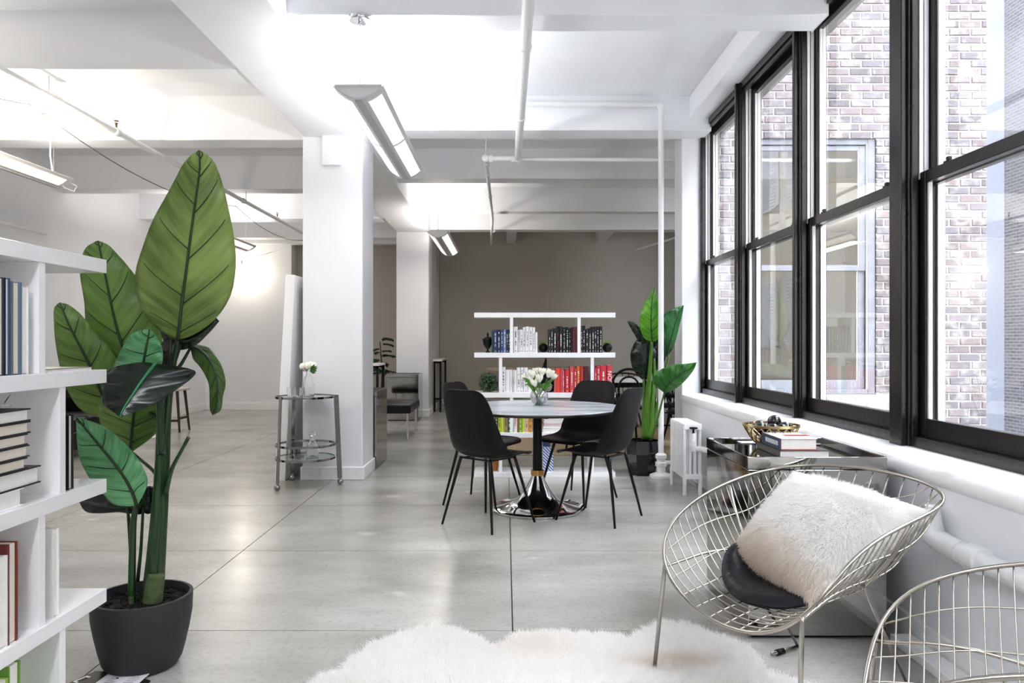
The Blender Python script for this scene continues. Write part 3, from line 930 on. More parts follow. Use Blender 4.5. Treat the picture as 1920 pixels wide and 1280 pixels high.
# ---------------------------------------------------------------- steel cabinets
def steel_cube(loc, w, d, h, label, rim=True):
    t = thing('steel_cabinet', label, 'cabinet', loc)
    b_ = MB().box(-w / 2, w / 2, -d / 2, d / 2, .012, h - .053)
    obj('body', b_, M_STEEL, t, world=False, bevel=.003)
    tr = MB()
    k = .008; z0, z1 = h - .05, h
    tr.box(-w / 2 - .002, w / 2 + .002, -d / 2 - .002, -d / 2 + k, z0, z1); tr.box(-w / 2 - .002, w / 2 + .002, d / 2 - k, d / 2 + .002, z0, z1)
    tr.box(-w / 2 - .002, -w / 2 + k, -d / 2 + k, d / 2 - k, z0, z1); tr.box(w / 2 - k, w / 2 + .002, -d / 2 + k, d / 2 - k, z0, z1)
    obj('rim_band', tr, M_STEEL, t, world=False, bevel=.0015)
    obj('mirror_top', MB().box(-w / 2 + k, w / 2 - k, -d / 2 + k, d / 2 - k, h - .05, h - .016), mat('dark_mirror_top', '#6f6a66', .05, metal=1), t, world=False)
    obj('plinth', MB().box(-w / 2 + .02, w / 2 - .02, -d / 2 + .02, d / 2 - .02, 0, .013), M_BLACK, t, world=False)
    return t


CABT = .75
steel_cube((1.288, 3.40, 0), .572, .635, CABT, 'mirror polished steel cabinet holding the gold bowl beside the window')
steel_cube((-1.53, 7.56, 0), .56, .62, .752, 'mirror polished steel cube standing right behind the front column')
steel_cube((-1.62, 12.02, 0), .50, .60, .73, 'mirror polished steel cube in front of the second column')

# gold wire bowl
bc = at(1443, 800, 3.52); bcx, bcy = bc.x + .0, 3.50
t = thing('wire_bowl', 'openwork gold wire bowl of dark glossy balls on the steel cabinet', 'bowl', (bcx, bcy, CABT - .016))
R1, R0, H0, H1 = .125, .055, .012, .105
def bowlr(f): return R0 + (R1 - R0) * (f ** .62)
wv = MB(); nw = 19
for s in (-1, 1):
    for k in range(nw):
        pts = []
        for i in range(9):
            f = i / 8; a = 2 * PI * k / nw + s * f * .75
            r = bowlr(f) + .002 * s; pts.append((bcx + r * math.cos(a), bcy + r * math.sin(a), CABT - .016 + H0 + (H1 - H0) * f))
        wv.tube(pts, .0028, 5)
obj('wire_weave', wv, M_GOLD, t, smooth=True)
rims = MB()
for (r, z, q) in ((R1, H1, .0035), (R1 + .002, H1 - .006, .0025), (R0, H0, .004), (R0 - .006, .004, .0045), (R0, .009, .003)):
    rims.tube([(bcx + r * math.cos(2 * PI * k / 40), bcy + r * math.sin(2 * PI * k / 40), CABT - .016 + z) for k in range(40)], q, 6, closed=True)
obj('rim', rims, M_GOLD, t, smooth=True)
obj('base_disc', MB().lathe([(R0 - .004, .006), (R0 - .004, .012)], 24, (bcx, bcy, CABT - .016)), M_GOLD, t)
M_BALL = mat('black_glossy_ball', '#0d0d10', .05, coat=.6)
bl = [('leftmost', -.062, -.03, .088), ('front left', -.012, -.055, .086), ('front right', .03, -.05, .083), ('right hand', .062, -.01, .088), ('topmost', .015, .0, .118), ('back left', -.045, .03, .09), ('back right', .03, .05, .092), ('lowest', .0, .0, .048)]
for nm, dx, dy, dz in bl:
    o = obj('decorative_ball', MB().ball((bcx + dx, bcy + dy, CABT - .016 + dz), .031, 20, 14), M_BALL, smooth='all')
    tag(o, 'black glossy ball lying in the gold bowl, %s of the pile' % nm, 'ball', 'dark balls in the gold wire bowl')
    o.data.update()
# white card lying behind
o = obj('paper_card', MB().box(1.14, 1.26, 3.60, 3.68, CABT - .014, CABT - .012), M_TRIM)
tag(o, 'small white card at the back edge of the steel cabinet top', 'card')


# ---------------------------------------------------------------- books
def cov(c):
    return mat('cover_' + c.strip('#'), c, .45, bump=.05)


M_INKW = mat('print_white', '#f2f2f2', .6)
M_INKB = mat('print_black', '#1c1c1e', .6)
M_INKR = mat('print_red', '#b3322a', .6)


def book(label, loc, T, H, D, cover, group=None, rotz=0, pages=None, letter=None, tilt=None, ct=.0028, lr=None, extra=None, name='book'):
    """book standing upright: thickness T along x, spine at y=0 facing -y, depth D"""
    t = thing(name, label, 'book', loc, rotz, group, tilt)
    mc = cov(cover)
    c = MB()
    c.box(0, ct, 0, D, 0, H); c.box(T - ct, T, 0, D, 0, H)
    n = 5; P = []
    for z in (0, H):
        P += [(T * i / (n - 1), -.004 * math.sin(PI * i / (n - 1)), z) for i in range(n)] + [(T - T * i / (n - 1), .003, z) for i in range(n)]
    c.add(P, [(i, (i + 1) % 10, 10 + (i + 1) % 10, 10 + i) for i in range(10)] + [tuple(range(9, -1, -1)), tuple(range(10, 20))])
    obj('cover', c, mc, t, world=False)
    obj('pages', MB().box(ct, T - ct, .003, D - .005, .003, H - .003), pages or M_PAGE, t, world=False)
    if letter:
        r = lr or random.Random(int(abs(loc[0] * 9973 + loc[1] * 31 + H * 77)))
        lm = MB(); w = T * .30; z = H * r.uniform(.12, .25); ze = H * r.uniform(.75, .92); xc = T / 2
        while z < ze:
            h = r.uniform(.004, .010)
            if r.random() < .7:
                ww = w * r.uniform(.6, 1)
                lm.box(xc - ww / 2, xc + ww / 2, -.0052, -.002, z, z + h)
            z += h + r.uniform(.0015, .004)
        lm.box(xc - w * .35, xc + w * .35, -.0052, -.002, H * .04, H * .04 + .009)
        obj('spine_lettering', lm, letter, t, world=False)['kind'] = 'stuff'
    if extra: extra(t)
    return t


def text(name, body, size, mt, loc, rot, parent, ext=.0004, ax='CENTER', space=1.0):
    cu = bpy.data.curves.new(name, 'FONT'); cu.body = body; cu.size = size; cu.extrude = ext
    cu.align_x = ax; cu.align_y = 'CENTER'; cu.space_character = space
    tmp = bpy.data.objects.new('tmp', cu)
    me = bpy.data.meshes.new_from_object(tmp); me.name = name
    bpy.data.objects.remove(tmp); bpy.data.curves.remove(cu)
    me.materials.clear(); me.materials.append(mt)
    o = bpy.data.objects.new(name, me); COL.objects.link(o); o.parent = parent; o['kind'] = 'stuff'
    o.location = loc; o.rotation_euler = rot
    return o


# two books lying on the steel cabinet
def flatbook(label, c, W, L, T, cover, rz, group=None, pages=None, ctop=None, name='book', ct=.003, extra=None):
    """lying book: W along local x (spine at -x), L along local y, bottom at c"""
    t = thing(name, label, 'book', c, rz, group)
    k = MB(); k.box(0, W, 0, L, 0, ct); k.box(0, ct * 1.2, 0, L, 0, T)
    obj('cover', k, cov(cover), t, world=False, bevel=.001)
    obj('front_cover', MB().box(0, W, 0, L, T - ct, T), cov(ctop or cover), t, world=False, bevel=.001)
    obj('pages', MB().box(ct * 1.2, W - .005, .004, L - .004, ct, T - ct), pages or M_PAGEW, t, world=False)
    if extra: extra(t, W, L, T)
    return t


zt = CABT - .016
c = at(1464, 848, 3.155)
flatbook('thin grey and white book lying under the red edged book on the steel cabinet', (1.165, 3.175, zt), .215, .29, .030, '#55524f', 0, pages=M_PAGEW, ctop='#3e3a38')
def rb(t, W, L, T):
    obj('red_ribbon', MB().box(.055, .16, .09, .13, T, T + .0015), mat('cover_red', '#b2323a', .5), t, world=False)
    r_ = random.Random(2)
    lm = MB(); y = .03
    while y < L - .05:
        h = r_.uniform(.004, .009); lm.box(-.0012, .001, y, y + h, T * .3, T * .7); y += h + .003
    obj('spine_lettering', lm, M_INKW, t, world=False)['kind'] = 'stuff'
flatbook('thick book with blue spine and red edges on top of the grey book', (1.175, 3.19, zt + .030), .158, .235, .048, '#c04a50', 0, pages=M_PAGEW, ctop='#e8e4e4', extra=rb)
# its blue spine
lastbook = [o for o in COL.objects if o.name.startswith('book') and o.type == 'EMPTY'][-1]
obj('blue_spine', MB().box(-.0008, .002, 0, .235, .001, .047), mat('cover_blue_spine', '#3c4d68', .5), lastbook, world=False)['label'] = 'blue spine'

# ---------------------------------------------------------------- bookshelves
def bookshelf(label, loc, rotz, tag_=None):
    """local x along the length (0..1.285), y depth (0..0.30), open both sides"""
    t = thing('bookshelf', label, 'bookshelf', loc, rotz)
    Ls, Dp, th = 1.285, .30, .045
    tops = [.045, .405, .769, 1.133, 1.497]
    for z in tops:
        obj('shelf_board', MB().box(0, Ls, 0, Dp, z - th, z), M_LACQ, t, world=False, bevel=.0015)
    for k in range(4):
        xs = (.225, 1.06) if k % 2 == 0 else (.325, .94)
        for xx in xs:
            obj('upright', MB().box(xx, xx + .03, .004, Dp - .004, tops[k], tops[k + 1] - th), M_LACQ, t, world=False, bevel=.001)
    return t, tops


SX, SY = at(889, 893, 6.79).x, 6.79
far_shelf, TOPS = bookshelf('white open bookshelf of staggered tiers standing behind the round table', (SX, SY, 0), 0)
MPX = 6.79 / FPX


def row(base_k, items, zx0, s, ytop0, groupname, desc):
    """items: (x0, x1, ytop, colour, lettering) in zoomed pixels; zx0 = zoom origin px, s = scale"""
    zb = TOPS[base_k]
    n = len(items)
    for i, (x0, x1, yt, col, let) in enumerate(items):
        X0 = SX + ((zx0 + x0 / s) - 889) * MPX; X1 = SX + ((zx0 + x1 / s) - 889) * MPX
        ztop = CAMH - ((ytop0 + yt / s) - PY0) * MPX
        H = max(.1, ztop - zb)
        D = .15 + .05 * ((i * 37) % 5) / 5
        book('%s, %s' % (desc[i][0], desc[i][1]), (X0, SY + .03 + .012 * ((i * 53) % 4) / 4, zb), max(.012, X1 - X0 - .0006), H, D, col, groupname, letter=let)


W_, K_, R_ = M_INKW, M_INKB, M_INKR
ORD = ['first', 'second', 'third', 'fourth', 'fifth', 'sixth', 'seventh', 'eighth', 'ninth', 'tenth', 'eleventh']


def descs(names, where):
    return [(nm, '%s %s' % (ORD[i], where)) for i, nm in enumerate(names)]


ZX, ZS, ZY = 880, 6.857, 580
it = [(285, 310, 272, '#2a3a40', None), (311, 357, 262, '#2c3a68', W_), (359, 402, 258, '#1b2444', W_), (404, 438, 256, '#31437f', W_), (439, 470, 256, '#6f80b0', W_), (472, 501, 258, '#1d2c45', W_), (502, 526, 258, '#1a2740', W_)]
row(3, it, ZX, ZS, ZY, 'blue books on the upper tier', descs(['slim dark teal book', 'dark blue book', 'navy book with large white lettering', 'mid blue book', 'pale blue book', 'dark navy book', 'slim navy book'], 'from left of the blue row beside the urn'))
it = [(571, 622, 220, '#eeeef0', K_), (624, 652, 262, '#d9d9da', K_), (653, 692, 256, '#ececec', K_), (694, 726, 228, '#f2f2f2', K_), (728, 768, 218, '#f1f1f3', K_), (770, 815, 225, '#ededee', K_), (817, 848, 228, '#efefef', K_), (850, 880, 292, '#e6e6e6', None)]
row(3, it, ZX, ZS, ZY, 'white books on the upper tier', descs(['wide white book', 'white book with a black foot band', 'off white book', 'tall thin white book', 'tallest white book', 'white book with a black picture', 'white paperback', 'short white book'], 'from left of the upper white row'))
it = [(1022, 1050, 258, '#1c1c1e', W_), (1051, 1080, 256, '#232326', W_), (1083, 1128, 242, '#1a1a1c', W_), (1130, 1160, 216, '#17171a', R_), (1162, 1200, 216, '#1b1b1d', W_), (1205, 1242, 225, '#151517', W_), (1247, 1282, 225, '#19191b', W_), (1284, 1308, 245, '#202022', W_), (1309, 1329, 230, '#141416', None), (1331, 1385, 222, '#5a1f24', None)]
row(3, it, ZX, ZS, ZY, 'black books on the upper tier', descs(['black book', 'charcoal book', 'black book with white title', 'tall black book with red title', 'tall black book', 'black book with white head', 'black book with red head', 'dark grey book', 'slim plain black book', 'wide dark red book'], 'from left of the long black row'))
it = [(1434, 1463, 212, '#2a2b2e', W_), (1464, 1495, 207, '#1c1c1f', W_), (1500, 1540, 252, '#26272a', W_), (1542, 1577, 240, '#1b1b1d', W_), (1579, 1613, 220, '#18181a', W_), (1614, 1641, 218, '#232327', W_), (1642, 1675, 218, '#19191c', W_), (1677, 1718, 216, '#141416', W_)]
row(3, it, ZX, ZS, ZY, 'black books right of the post', descs(['dark grey book', 'tallest black book', 'shorter charcoal book', 'black book', 'tall black book', 'tall charcoal book', 'tall slim black book', 'black book with a pale label'], 'from left right of the upper white post'))
it = [(412, 465, 740, '#e9e9ec', K_), (468, 519, 775, '#eeeeee', None), (520, 551, 775, '#e6e8e8', None), (553, 575, 778, '#e1e4e6', K_), (576, 610, 780, '#ececed', None), (612, 655, 748, '#ededef', K_), (658, 698, 748, '#e7e9ea', K_), (702, 752, 748, '#efeff0', K_), (754, 800, 775, '#eaeaea', None), (801, 826, 778, '#e2e2e4', None)]
row(2, it, ZX, ZS, ZY, 'white books on the middle tier', descs(['tall white book', 'plain white book', 'pale grey book', 'slim grey white book', 'white book', 'tall white book', 'tall pale book with dotted title', 'wide tall white book', 'short white book', 'slim pale book'], 'from left of the row behind the tulips'))
it = [(1098, 1114, 860, '#c86a74', None), (1116, 1166, 755, '#d8432f', None), (1168, 1200, 755, '#c8414a', None), (1202, 1228, 790, '#d0647c', W_), (1234, 1290, 775, '#c8242c', W_), (1298, 1346, 732, '#cc4a4e', W_), (1350, 1385, 765, '#c33c42', W_), (1388, 1430, 732, '#dd6a2c', W_), (1432, 1469, 730, '#b8332f', None), (1471, 1532, 732, '#4c1d28', None)]
row(2, it, ZX, ZS, ZY, 'red books on the middle tier', descs(['slim pink book', 'orange red book', 'red book with a white head', 'slim pink red book', 'crimson book with white script', 'tall faded red book', 'shorter red book', 'orange book', 'brick red book', 'wide maroon book'], 'from left of the long red row'))


def bigletters(t):
    # letters as the photograph shows them running down the wide red spine
    text('spine_lettering', 'NOSE', .052, M_INKW, (.0225, -.0056, .13), (PI / 2, PI / 2, 0), t, .0003, space=1.05)


it = [(1587, 1614, 750, '#c23a33', W_), (1616, 1643, 752, '#c84552', W_), (1646, 1690, 727, '#cf3f3f', W_), (1693, 1770, 722, '#cd3340', W_)]
row(2, it, ZX, ZS, ZY, 'red books right of the post', descs(['slim red book', 'slim pink red book', 'red book', 'wide crimson book with white script'], 'from left right of the lower white post'))
X0 = SX + ((880 + 1776 / ZS) - 889) * MPX
book('wide red book with large white vertical letters at the right end of the middle tier', (X0, SY + .03, TOPS[2]), 66 / ZS * MPX, CAMH - ((580 + 718 / ZS) - PY0) * MPX - TOPS[2], .2, '#cb3942', 'red books right of the post', extra=bigletters)

ZX2, ZY2 = 900, 760
it = [(150, 190, 40, '#8f9a3a', K_), (192, 232, 60, '#3e4a22', W_), (235, 272, 30, '#bccb3c', K_), (274, 308, 40, '#cad653', None), (311, 356, 20, '#9b8f5a', K_), (358, 397, 30, '#1f5a3c', W_), (399, 430, 50, '#e6ebe8', None)]
row(1, it, ZX2, ZS, ZY2, 'green and yellow books on the lower tier', descs(['olive book', 'dark olive book', 'yellow green book', 'lime book', 'tan book', 'dark green book', 'white book'], 'from left of the yellow row'))


def tletters(t):
    text('spine_lettering', 'TAXIMAL', .030, M_INKR, (.018, -.0056, .12), (PI / 2, -PI / 2, 0), t, .0003)


X0 = SX + ((900 + 432 / ZS) - 889) * MPX
book('white book with red vertical title in the yellow row under the table', (X0, SY + .03, TOPS[1]), 48 / ZS * MPX, .245, .18, '#f0ece6', 'green and yellow books on the lower tier', extra=tletters)
it = [(482, 498, 60, '#8a4a28', None), (500, 545, 50, '#8aa83a', W_), (546, 578, 40, '#c8d84c', None), (580, 626, 30, '#e2c9b0', R_), (629, 668, 40, '#e09a3a', K_)]
row(1, it, ZX2, ZS, ZY2, 'green and yellow books on the lower tier', descs(['thin brown book', 'green book', 'lime book', 'cream book with red title', 'orange book'], 'right of the red titled book'))
# lying stack on the lower tier, right
zb = TOPS[1]; X0 = SX + ((900 + 812 / ZS) - 889) * MPX
cs = ['#eceae8', '#e8e8ea', '#f0f0f0', '#a93250', '#eeeeee', '#e9e9e9']
z = zb
for k, (c_, th_) in enumerate(zip(cs, [.024, .014, .022, .018, .020, .016])):
    flatbook('%s book lying in the stack on the lower tier, %s from the bottom' % ('crimson ended white' if k == 3 else 'white', ORD[k]), (X0 + .002 * k, SY + .05, z), .19, .2, th_, c_, 0, 'lying books on the lower tier')
    z += th_
t = thing('bowl', 'small white faceted bowl on the lying books of the lower tier', 'bowl', (X0 + .11, SY + .14, z))
obj('bowl_body', MB().lathe([(.02, 0), (.045, .045), (.043, .045), (.018, .005)], 8, (X0 + .11, SY + .14, z)), M_LACQ, t)
t = thing('candle_jar', 'small brown jar beside the white bowl on the lying books', 'jar', (X0 + .035, SY + .14, z))
obj('jar_body', MB().lathe([(.024, 0), (.026, .04), (.022, .052), (.018, .052), (.016, .01)], 18, (X0 + .035, SY + .14, z)), mat('brown_glass', '#3b2019', .15), t, smooth=True)

# objects between the books
def lx(zx, px0=880): return SX + ((px0 + zx / ZS) - 889) * MPX
ux = lx(232); uz = TOPS[3]
t = thing('urn', 'small black lidded urn at the left end of the upper tier', 'urn', (ux, SY + .1, uz))
obj('urn_body', MB().lathe([(.024, 0), (.024, .006), (.010, .016), (.008, .03), (.022, .045), (.042, .08), (.047, .11), (.048, .125)], 24, (ux, SY + .1, uz)), M_BLACK, t, smooth=True)
obj('lid', MB().lathe([(.049, .125), (.047, .132), (.03, .142), (.010, .148), (.006, .152), (.012, .162), (.008, .174), (.002, .19)], 24, (ux, SY + .1, uz)), M_BLACK, t, smooth=True)


def ico_pot(x, y, z, r, label, plant=True):
    t = thing('geometric_pot', label, 'pot', (x, y, z))
    bm = bmesh.new(); bmesh.ops.create_icosphere(bm, subdivisions=1, radius=r)
    # dual look: chamfer the corners into flat facets
    bmesh.ops.bevel(bm, geom=list(bm.verts), offset=r * .42, segments=1, affect='VERTICES')
    zc = z + r * .86
    for v_ in bm.verts:
        v_.co.z = max(v_.co.z, -r * .86)
    me = bpy.data.meshes.new('pot_body'); bm.to_mesh(me); bm.free()
    me.materials.append(M_BLACK)
    o = bpy.data.objects.new('pot_body', me); COL.objects.link(o); o.parent = t; o.location = (0, 0, r * .86); o.rotation_euler = (0, 0, .3)
    if plant:
        s = MB(); rr = random.Random(int(x * 1000))
        for k in range(26):
            a = rr.uniform(0, 2 * PI); R = rr.uniform(.0, .034); h = rr.uniform(.008, .022)
            p = Vector((x + R * math.cos(a), y + R * math.sin(a), z + 2 * r * .83))
            d = Vector((math.cos(a) * .6, math.sin(a) * .6, 1)).normalized()
            s.tube([p, p + d * h * .5, p + d * h], [.003, .006, .001], 5)
        obj('succulent', s, mat('succulent_green', '#7fae3c', .5), t, smooth=True)
    return t


ico_pot(lx(960), SY + .12, TOPS[3], .050, 'black faceted pot with a green succulent between white and black books')
ico_pot(lx(1797), SY + .12, TOPS[3], .052, 'black faceted pot with a green succulent at the right end of the upper tier')


def leaf_ball(name, label, c, r, nl, mt, base, cat='plant', seed=1, lsz=.02):
    t = thing(name, label, cat, base)
    rr = random.Random(seed); m_ = MB()
    for k in range(nl):
        u = rr.uniform(-.95, 1); a = rr.uniform(0, 2 * PI); q = math.sqrt(max(0, 1 - u * u))
        d = Vector((q * math.cos(a), q * math.sin(a), u)); R = r * rr.uniform(.7, 1.02)
        p = Vector(c) + d * R
        s_ = d.orthogonal().normalized(); s_.rotate(Matrix.Rotation(rr.uniform(0, 6.3), 3, d)); n_ = (d * .6 + s_ * .9).normalized(); w_ = n_.cross(d).normalized()
        L_ = lsz * rr.uniform(.7, 1.3)
        m_.add([p, p + n_ * L_ * .5 + w_ * L_ * .32, p + n_ * L_, p + n_ * L_ * .5 - w_ * L_ * .32], [(0, 1, 2, 3)])
    lo = obj('foliage', m_, mt, t); lo['kind'] = 'stuff'
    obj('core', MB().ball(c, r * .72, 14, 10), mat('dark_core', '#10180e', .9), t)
    return t


fx = lx(240)
leaf_ball('trailing_plant', 'small round bushy dark green plant at the left end of the middle tier', (fx, SY + .13, TOPS[2] + .085), .088, 750, m_leaf('bush_leaf', '#0d2212', '#335c2d', trans=.05), (fx, SY + .13, TOPS[2]), lsz=.018)

# black horn shaped sculpture vase behind the tulips
vx = lx(1015); vz = TOPS[2]
t = thing('horn_sculpture', 'black horned sculpture with a white swirl pattern behind the tulips', 'sculpture', (vx, SY + .13, vz))
obj('sculpture_body', MB().lathe([(.055, 0), (.062, .03), (.06, .09), (.045, .14), (.02, .165)], 24, (vx, SY + .13, vz), sy=.6), M_BLACK, t, smooth=True)
obj('horn', MB().tube([(vx - .01, SY + .13, vz + .15), (vx - .03, SY + .13, vz + .19), (vx - .025, SY + .13, vz + .24), (vx - .015, SY + .13, vz + .29), (vx - .018, SY + .13, vz + .315)], [.042, .030, .019, .010, .003], 14), M_BLACK, t, smooth=True)
obj('horn', MB().tube([(vx + .01, SY + .13, vz + .13), (vx + .035, SY + .13, vz + .17), (vx + .05, SY + .13, vz + .185)], [.03, .016, .004], 10), M_BLACK, t, smooth=True)
sw = MB()
for r in (.010, .020, .031):
    sw.tube([(vx + .005 + r * math.cos(a / 12 * PI), SY + .092 - .002, vz + .05 + r * 1.25 * math.sin(a / 12 * PI)) for a in range(24)], .0022, 5, closed=True)
obj('swirl_pattern', sw, M_INKW, t)
# lower tier objects
jx = SX + ((900 + 175 / ZS) - 889) * MPX
t = thing('utensil_jar', 'small wooden jar of utensils on the bottom board of the shelf', 'jar', (jx, SY + .1, TOPS[0]))
obj('jar_body', MB().lathe([(.03, 0), (.038, .02), (.044, .08), (.046, .10), (.04, .10), (.036, .02)], 20, (jx, SY + .1, TOPS[0])), mat('honey_wood', '#a5692c', .5, var=.25, vscale=20), t, smooth=True)
for k in range(4):
    a = k * 1.6
    u = MB().tube([(jx + .01 * math.cos(a), SY + .1, TOPS[0] + .03), (jx + .03 * math.cos(a), SY + .1 + .02 * math.sin(a), TOPS[0] + .16)], [.004, .006], 6)
    u.ball((jx + .03 * math.cos(a), SY + .1 + .02 * math.sin(a), TOPS[0] + .165), .014, 8, 6)
    obj('utensil', u, mat('utensil_tone', '#5d3a20', .5) if k % 2 else M_CHROME, t, smooth=True)
bx_ = SX + ((900 + 880 / ZS) - 889) * MPX
M_BLUEBOX = mat('blue_lid', '#39457e', .5)


def m_chevron():
    m = bpy.data.materials.new('blue_chevron_box'); m.use_nodes = True
    nt = m.node_tree; b_ = nt.nodes['Principled BSDF']; L = nt.links.new
    g = nt.nodes.new('ShaderNodeNewGeometry'); w = nt.nodes.new('ShaderNodeTexWave'); w.wave_type = 'BANDS'; w.bands_direction = 'DIAGONAL'
    w.inputs['Scale'].default_value = 22; w.inputs['Distortion'].default_value = 0
    L(g.outputs['Position'], w.inputs['Vector'])
    r = nt.nodes.new('ShaderNodeValToRGB'); r.color_ramp.interpolation = 'CONSTANT'; r.color_ramp.elements[0].color = srgb('#4a5a9a'); r.color_ramp.elements[1].position = .55; r.color_ramp.elements[1].color = srgb('#dfe2ee')
    L(w.outputs['Fac'], r.inputs['Fac']); L(r.outputs['Color'], b_.inputs['Base Color'])
    return m


MCH = m_chevron(); z = TOPS[0]
for k in range(4):
    w = .047
    t = thing('storage_box', 'blue and white patterned box on the bottom board, %s from the bottom of its stack' % ORD[k], 'box', (bx_, SY + .12, z), 0, 'patterned boxes on the bottom board')
    obj('box_body', MB().box(bx_ - w, bx_ + w, SY + .06, SY + .2, z, z + .040), MCH, t, bevel=.001)
    obj('box_lid', MB().box(bx_ - w - .002, bx_ + w + .002, SY + .058, SY + .202, z + .0402, z + .054), MCH, t, bevel=.001)
    z += .056
t = thing('storage_box', 'small plain blue box topping the patterned stack', 'box', (bx_ - .014, SY + .12, z))
obj('box_body', MB().box(bx_ - .045, bx_ + .02, SY + .07, SY + .18, z, z + .042), M_BLUEBOX, t, bevel=.001)

# ------------- foreground shelf (end turned towards the room), its books and things
NX, NY = -1.328, 2.486
near_shelf, _ = bookshelf('white open bookshelf of staggered tiers cut by the left edge of the picture', (NX - .30, NY, 0), -PI / 2)
# local (x along length, y depth) -> world (NX-.30 + y, NY - x)


def nbook(label, y0, T, H, D, k, cover, letter=None, inset=.0, pages=None, ct=.0028, extra=None):
    """upright book whose fore-edge faces +X, thickness from y0 towards the viewer"""
    return book(label, (NX - .012 - inset - D, y0, TOPS[k]), T, H, D, cover, 'books in the near shelf', rotz=-PI / 2, letter=letter, pages=pages, ct=ct, extra=extra)


def yat(px, X): return X * FPX / (px - PX0)
Xf = NX - .012
yy = [yat(p, Xf) for p in (54, 41, 38.5, 20, 17, 11, 0, -30, -50, -78)]
nbook('white paged book nearest the post on the upper tier of the near shelf', yy[0], yy[0] - yy[1] - .001, .245, .17, 3, '#dcdfe2', pages=M_PAGEW)
nbook('grey blue bound book second from the post in the near shelf', yy[1], yy[1] - yy[3] - .001, .255, .19, 3, '#5c7080', ct=.010)
nbook('thin white and brown book third from the post in the near shelf', yy[3] - .002, yy[4] - yy[5] + .012, .262, .19, 3, '#3c4a66', pages=M_PAGEW)
nbook('navy bound book at the left picture edge in the near shelf', yy[5], yy[5] - yy[7], .262, .2, 3, '#1d2a40', ct=.010)
nbook('dark book beyond the left picture edge in the near shelf', yy[7] - .002, .05, .26, .2, 3, '#2f3c50')
t = thing('magazine', 'thin magazine lying on the upper board behind the near shelf post', 'magazine', (NX - .15, 2.30, TOPS[3]))
obj('cover', MB().box(NX - .20, NX - .012, 2.19, 2.42, TOPS[3] + .009, TOPS[3] + .0105), mat('mag_cover', '#3c4244', .3), t)
obj('pages', MB().box(NX - .20, NX - .014, 2.19, 2.42, TOPS[3], TOPS[3] + .009), M_PAGEW, t)
# lying stack on the second tier, pages towards the room
z = TOPS[2]
st = [(58 - 13, .050, '#f2f2f2', 'white boxed', M_PAGEW, -.02), (77, .050, '#17171a', 'thickest black bound', M_PAGEW, 0), (52, .032, '#17171a', 'thin black bound', M_PAGE, 0), (56, .034, '#17171a', 'black bound cream paged', M_PAGE, 0), (53, .032, '#17171a', 'slim black bound', M_PAGE, 0), (58, .034, '#17171a', 'black bound pale paged', M_PAGE, 0), (58, .036, '#101012', 'topmost black bound', M_PAGEW, 0)]
for k, (pxe, th_, c_, nm, pg, ins) in enumerate(st):
    ye = yat(pxe, Xf)
    t = thing('book', '%s book lying in the near shelf stack, %s from the bottom' % (nm, ORD[k]), 'book', (Xf - .1, ye - .12, z), 0, 'black books stacked in the near shelf')
    L_ = .30; D_ = .19
    cm_ = MB(); cm_.box(Xf - D_, Xf, ye - L_, ye, z, z + .004); cm_.box(Xf - D_, Xf, ye - L_, ye, z + th_ - .004, z + th_ - .0003); cm_.box(Xf - D_, Xf - D_ + .005, ye - L_, ye, z, z + th_ - .0003)
    obj('cover', cm_, cov(c_), t, bevel=.001)
    obj('pages', MB().box(Xf - D_ + .005, Xf - .006, ye - L_ + .006, ye - .008, z + .004, z + th_ - .004), pg, t)
    z += th_
gx, gy = Xf - .10, yat(4, Xf - .10)
t = thing('glass_bird', 'small clear glass figurine standing on the black book stack at left', 'figurine', (gx, gy, z))
obj('figurine_body', MB().lathe([(.022, 0), (.024, .004), (.008, .012), (.018, .03), (.026, .05), (.02, .075), (.008, .09), (.012, .105), (.002, .118)], 20, (gx, gy, z)), M_CLEAR, t, smooth=True)
# page-edged book standing behind the post of the second tier
t = thing('book', 'upright rough edged book behind the post of the second tier of the near shelf', 'book', (Xf - .03, 2.33, TOPS[2]), 0, 'books in the near shelf')
obj('pages', MB().box(Xf - .16, Xf - .006, 2.292, 2.312, TOPS[2] + .003, TOPS[2] + .226), M_PAGE, t)
obj('cover', MB().box(Xf - .16, Xf, 2.312, 2.316, TOPS[2], TOPS[2] + .23).box(Xf - .16, Xf, 2.288, 2.292, TOPS[2], TOPS[2] + .23), cov('#15151a'), t)
# red book and white book on the third tier
ye = yat(33.5, Xf)
t = book('dark red bound book with cream pages on the third tier of the near shelf', (Xf - .2, ye, TOPS[1]), ye - yat(15, Xf), .272, .20, '#6d2a22', 'books in the near shelf', rotz=-PI / 2, ct=.006)
ye2 = yat(14.5, Xf)
book('white bound book left of the dark red book in the near shelf', (Xf - .19, ye2, TOPS[1]), .05, .245, .19, '#dadada', 'books in the near shelf', rotz=-PI / 2, pages=M_PAGEW)
t = book('tall white book standing behind the post of the third tier of the near shelf', (Xf - .2, yat(111, Xf), TOPS[1]), .028, .262, .2, '#ecebea', 'books in the near shelf', rotz=-PI / 2, pages=M_PAGEW)
ye3 = yat(38.5, Xf)
book('bright green photo book on the bottom tier of the near shelf', (Xf - .2, ye3, TOPS[0]), .05, .30, .20, '#6f9c3c', 'books in the near shelf', rotz=-PI / 2, pages=M_PAGEW, ct=.006)
book('yellow green book left of the bright green photo book', (Xf - .2, ye3 - .052, TOPS[0]), .04, .275, .20, '#a8c84c', 'books in the near shelf', rotz=-PI / 2, pages=M_PAGEW)

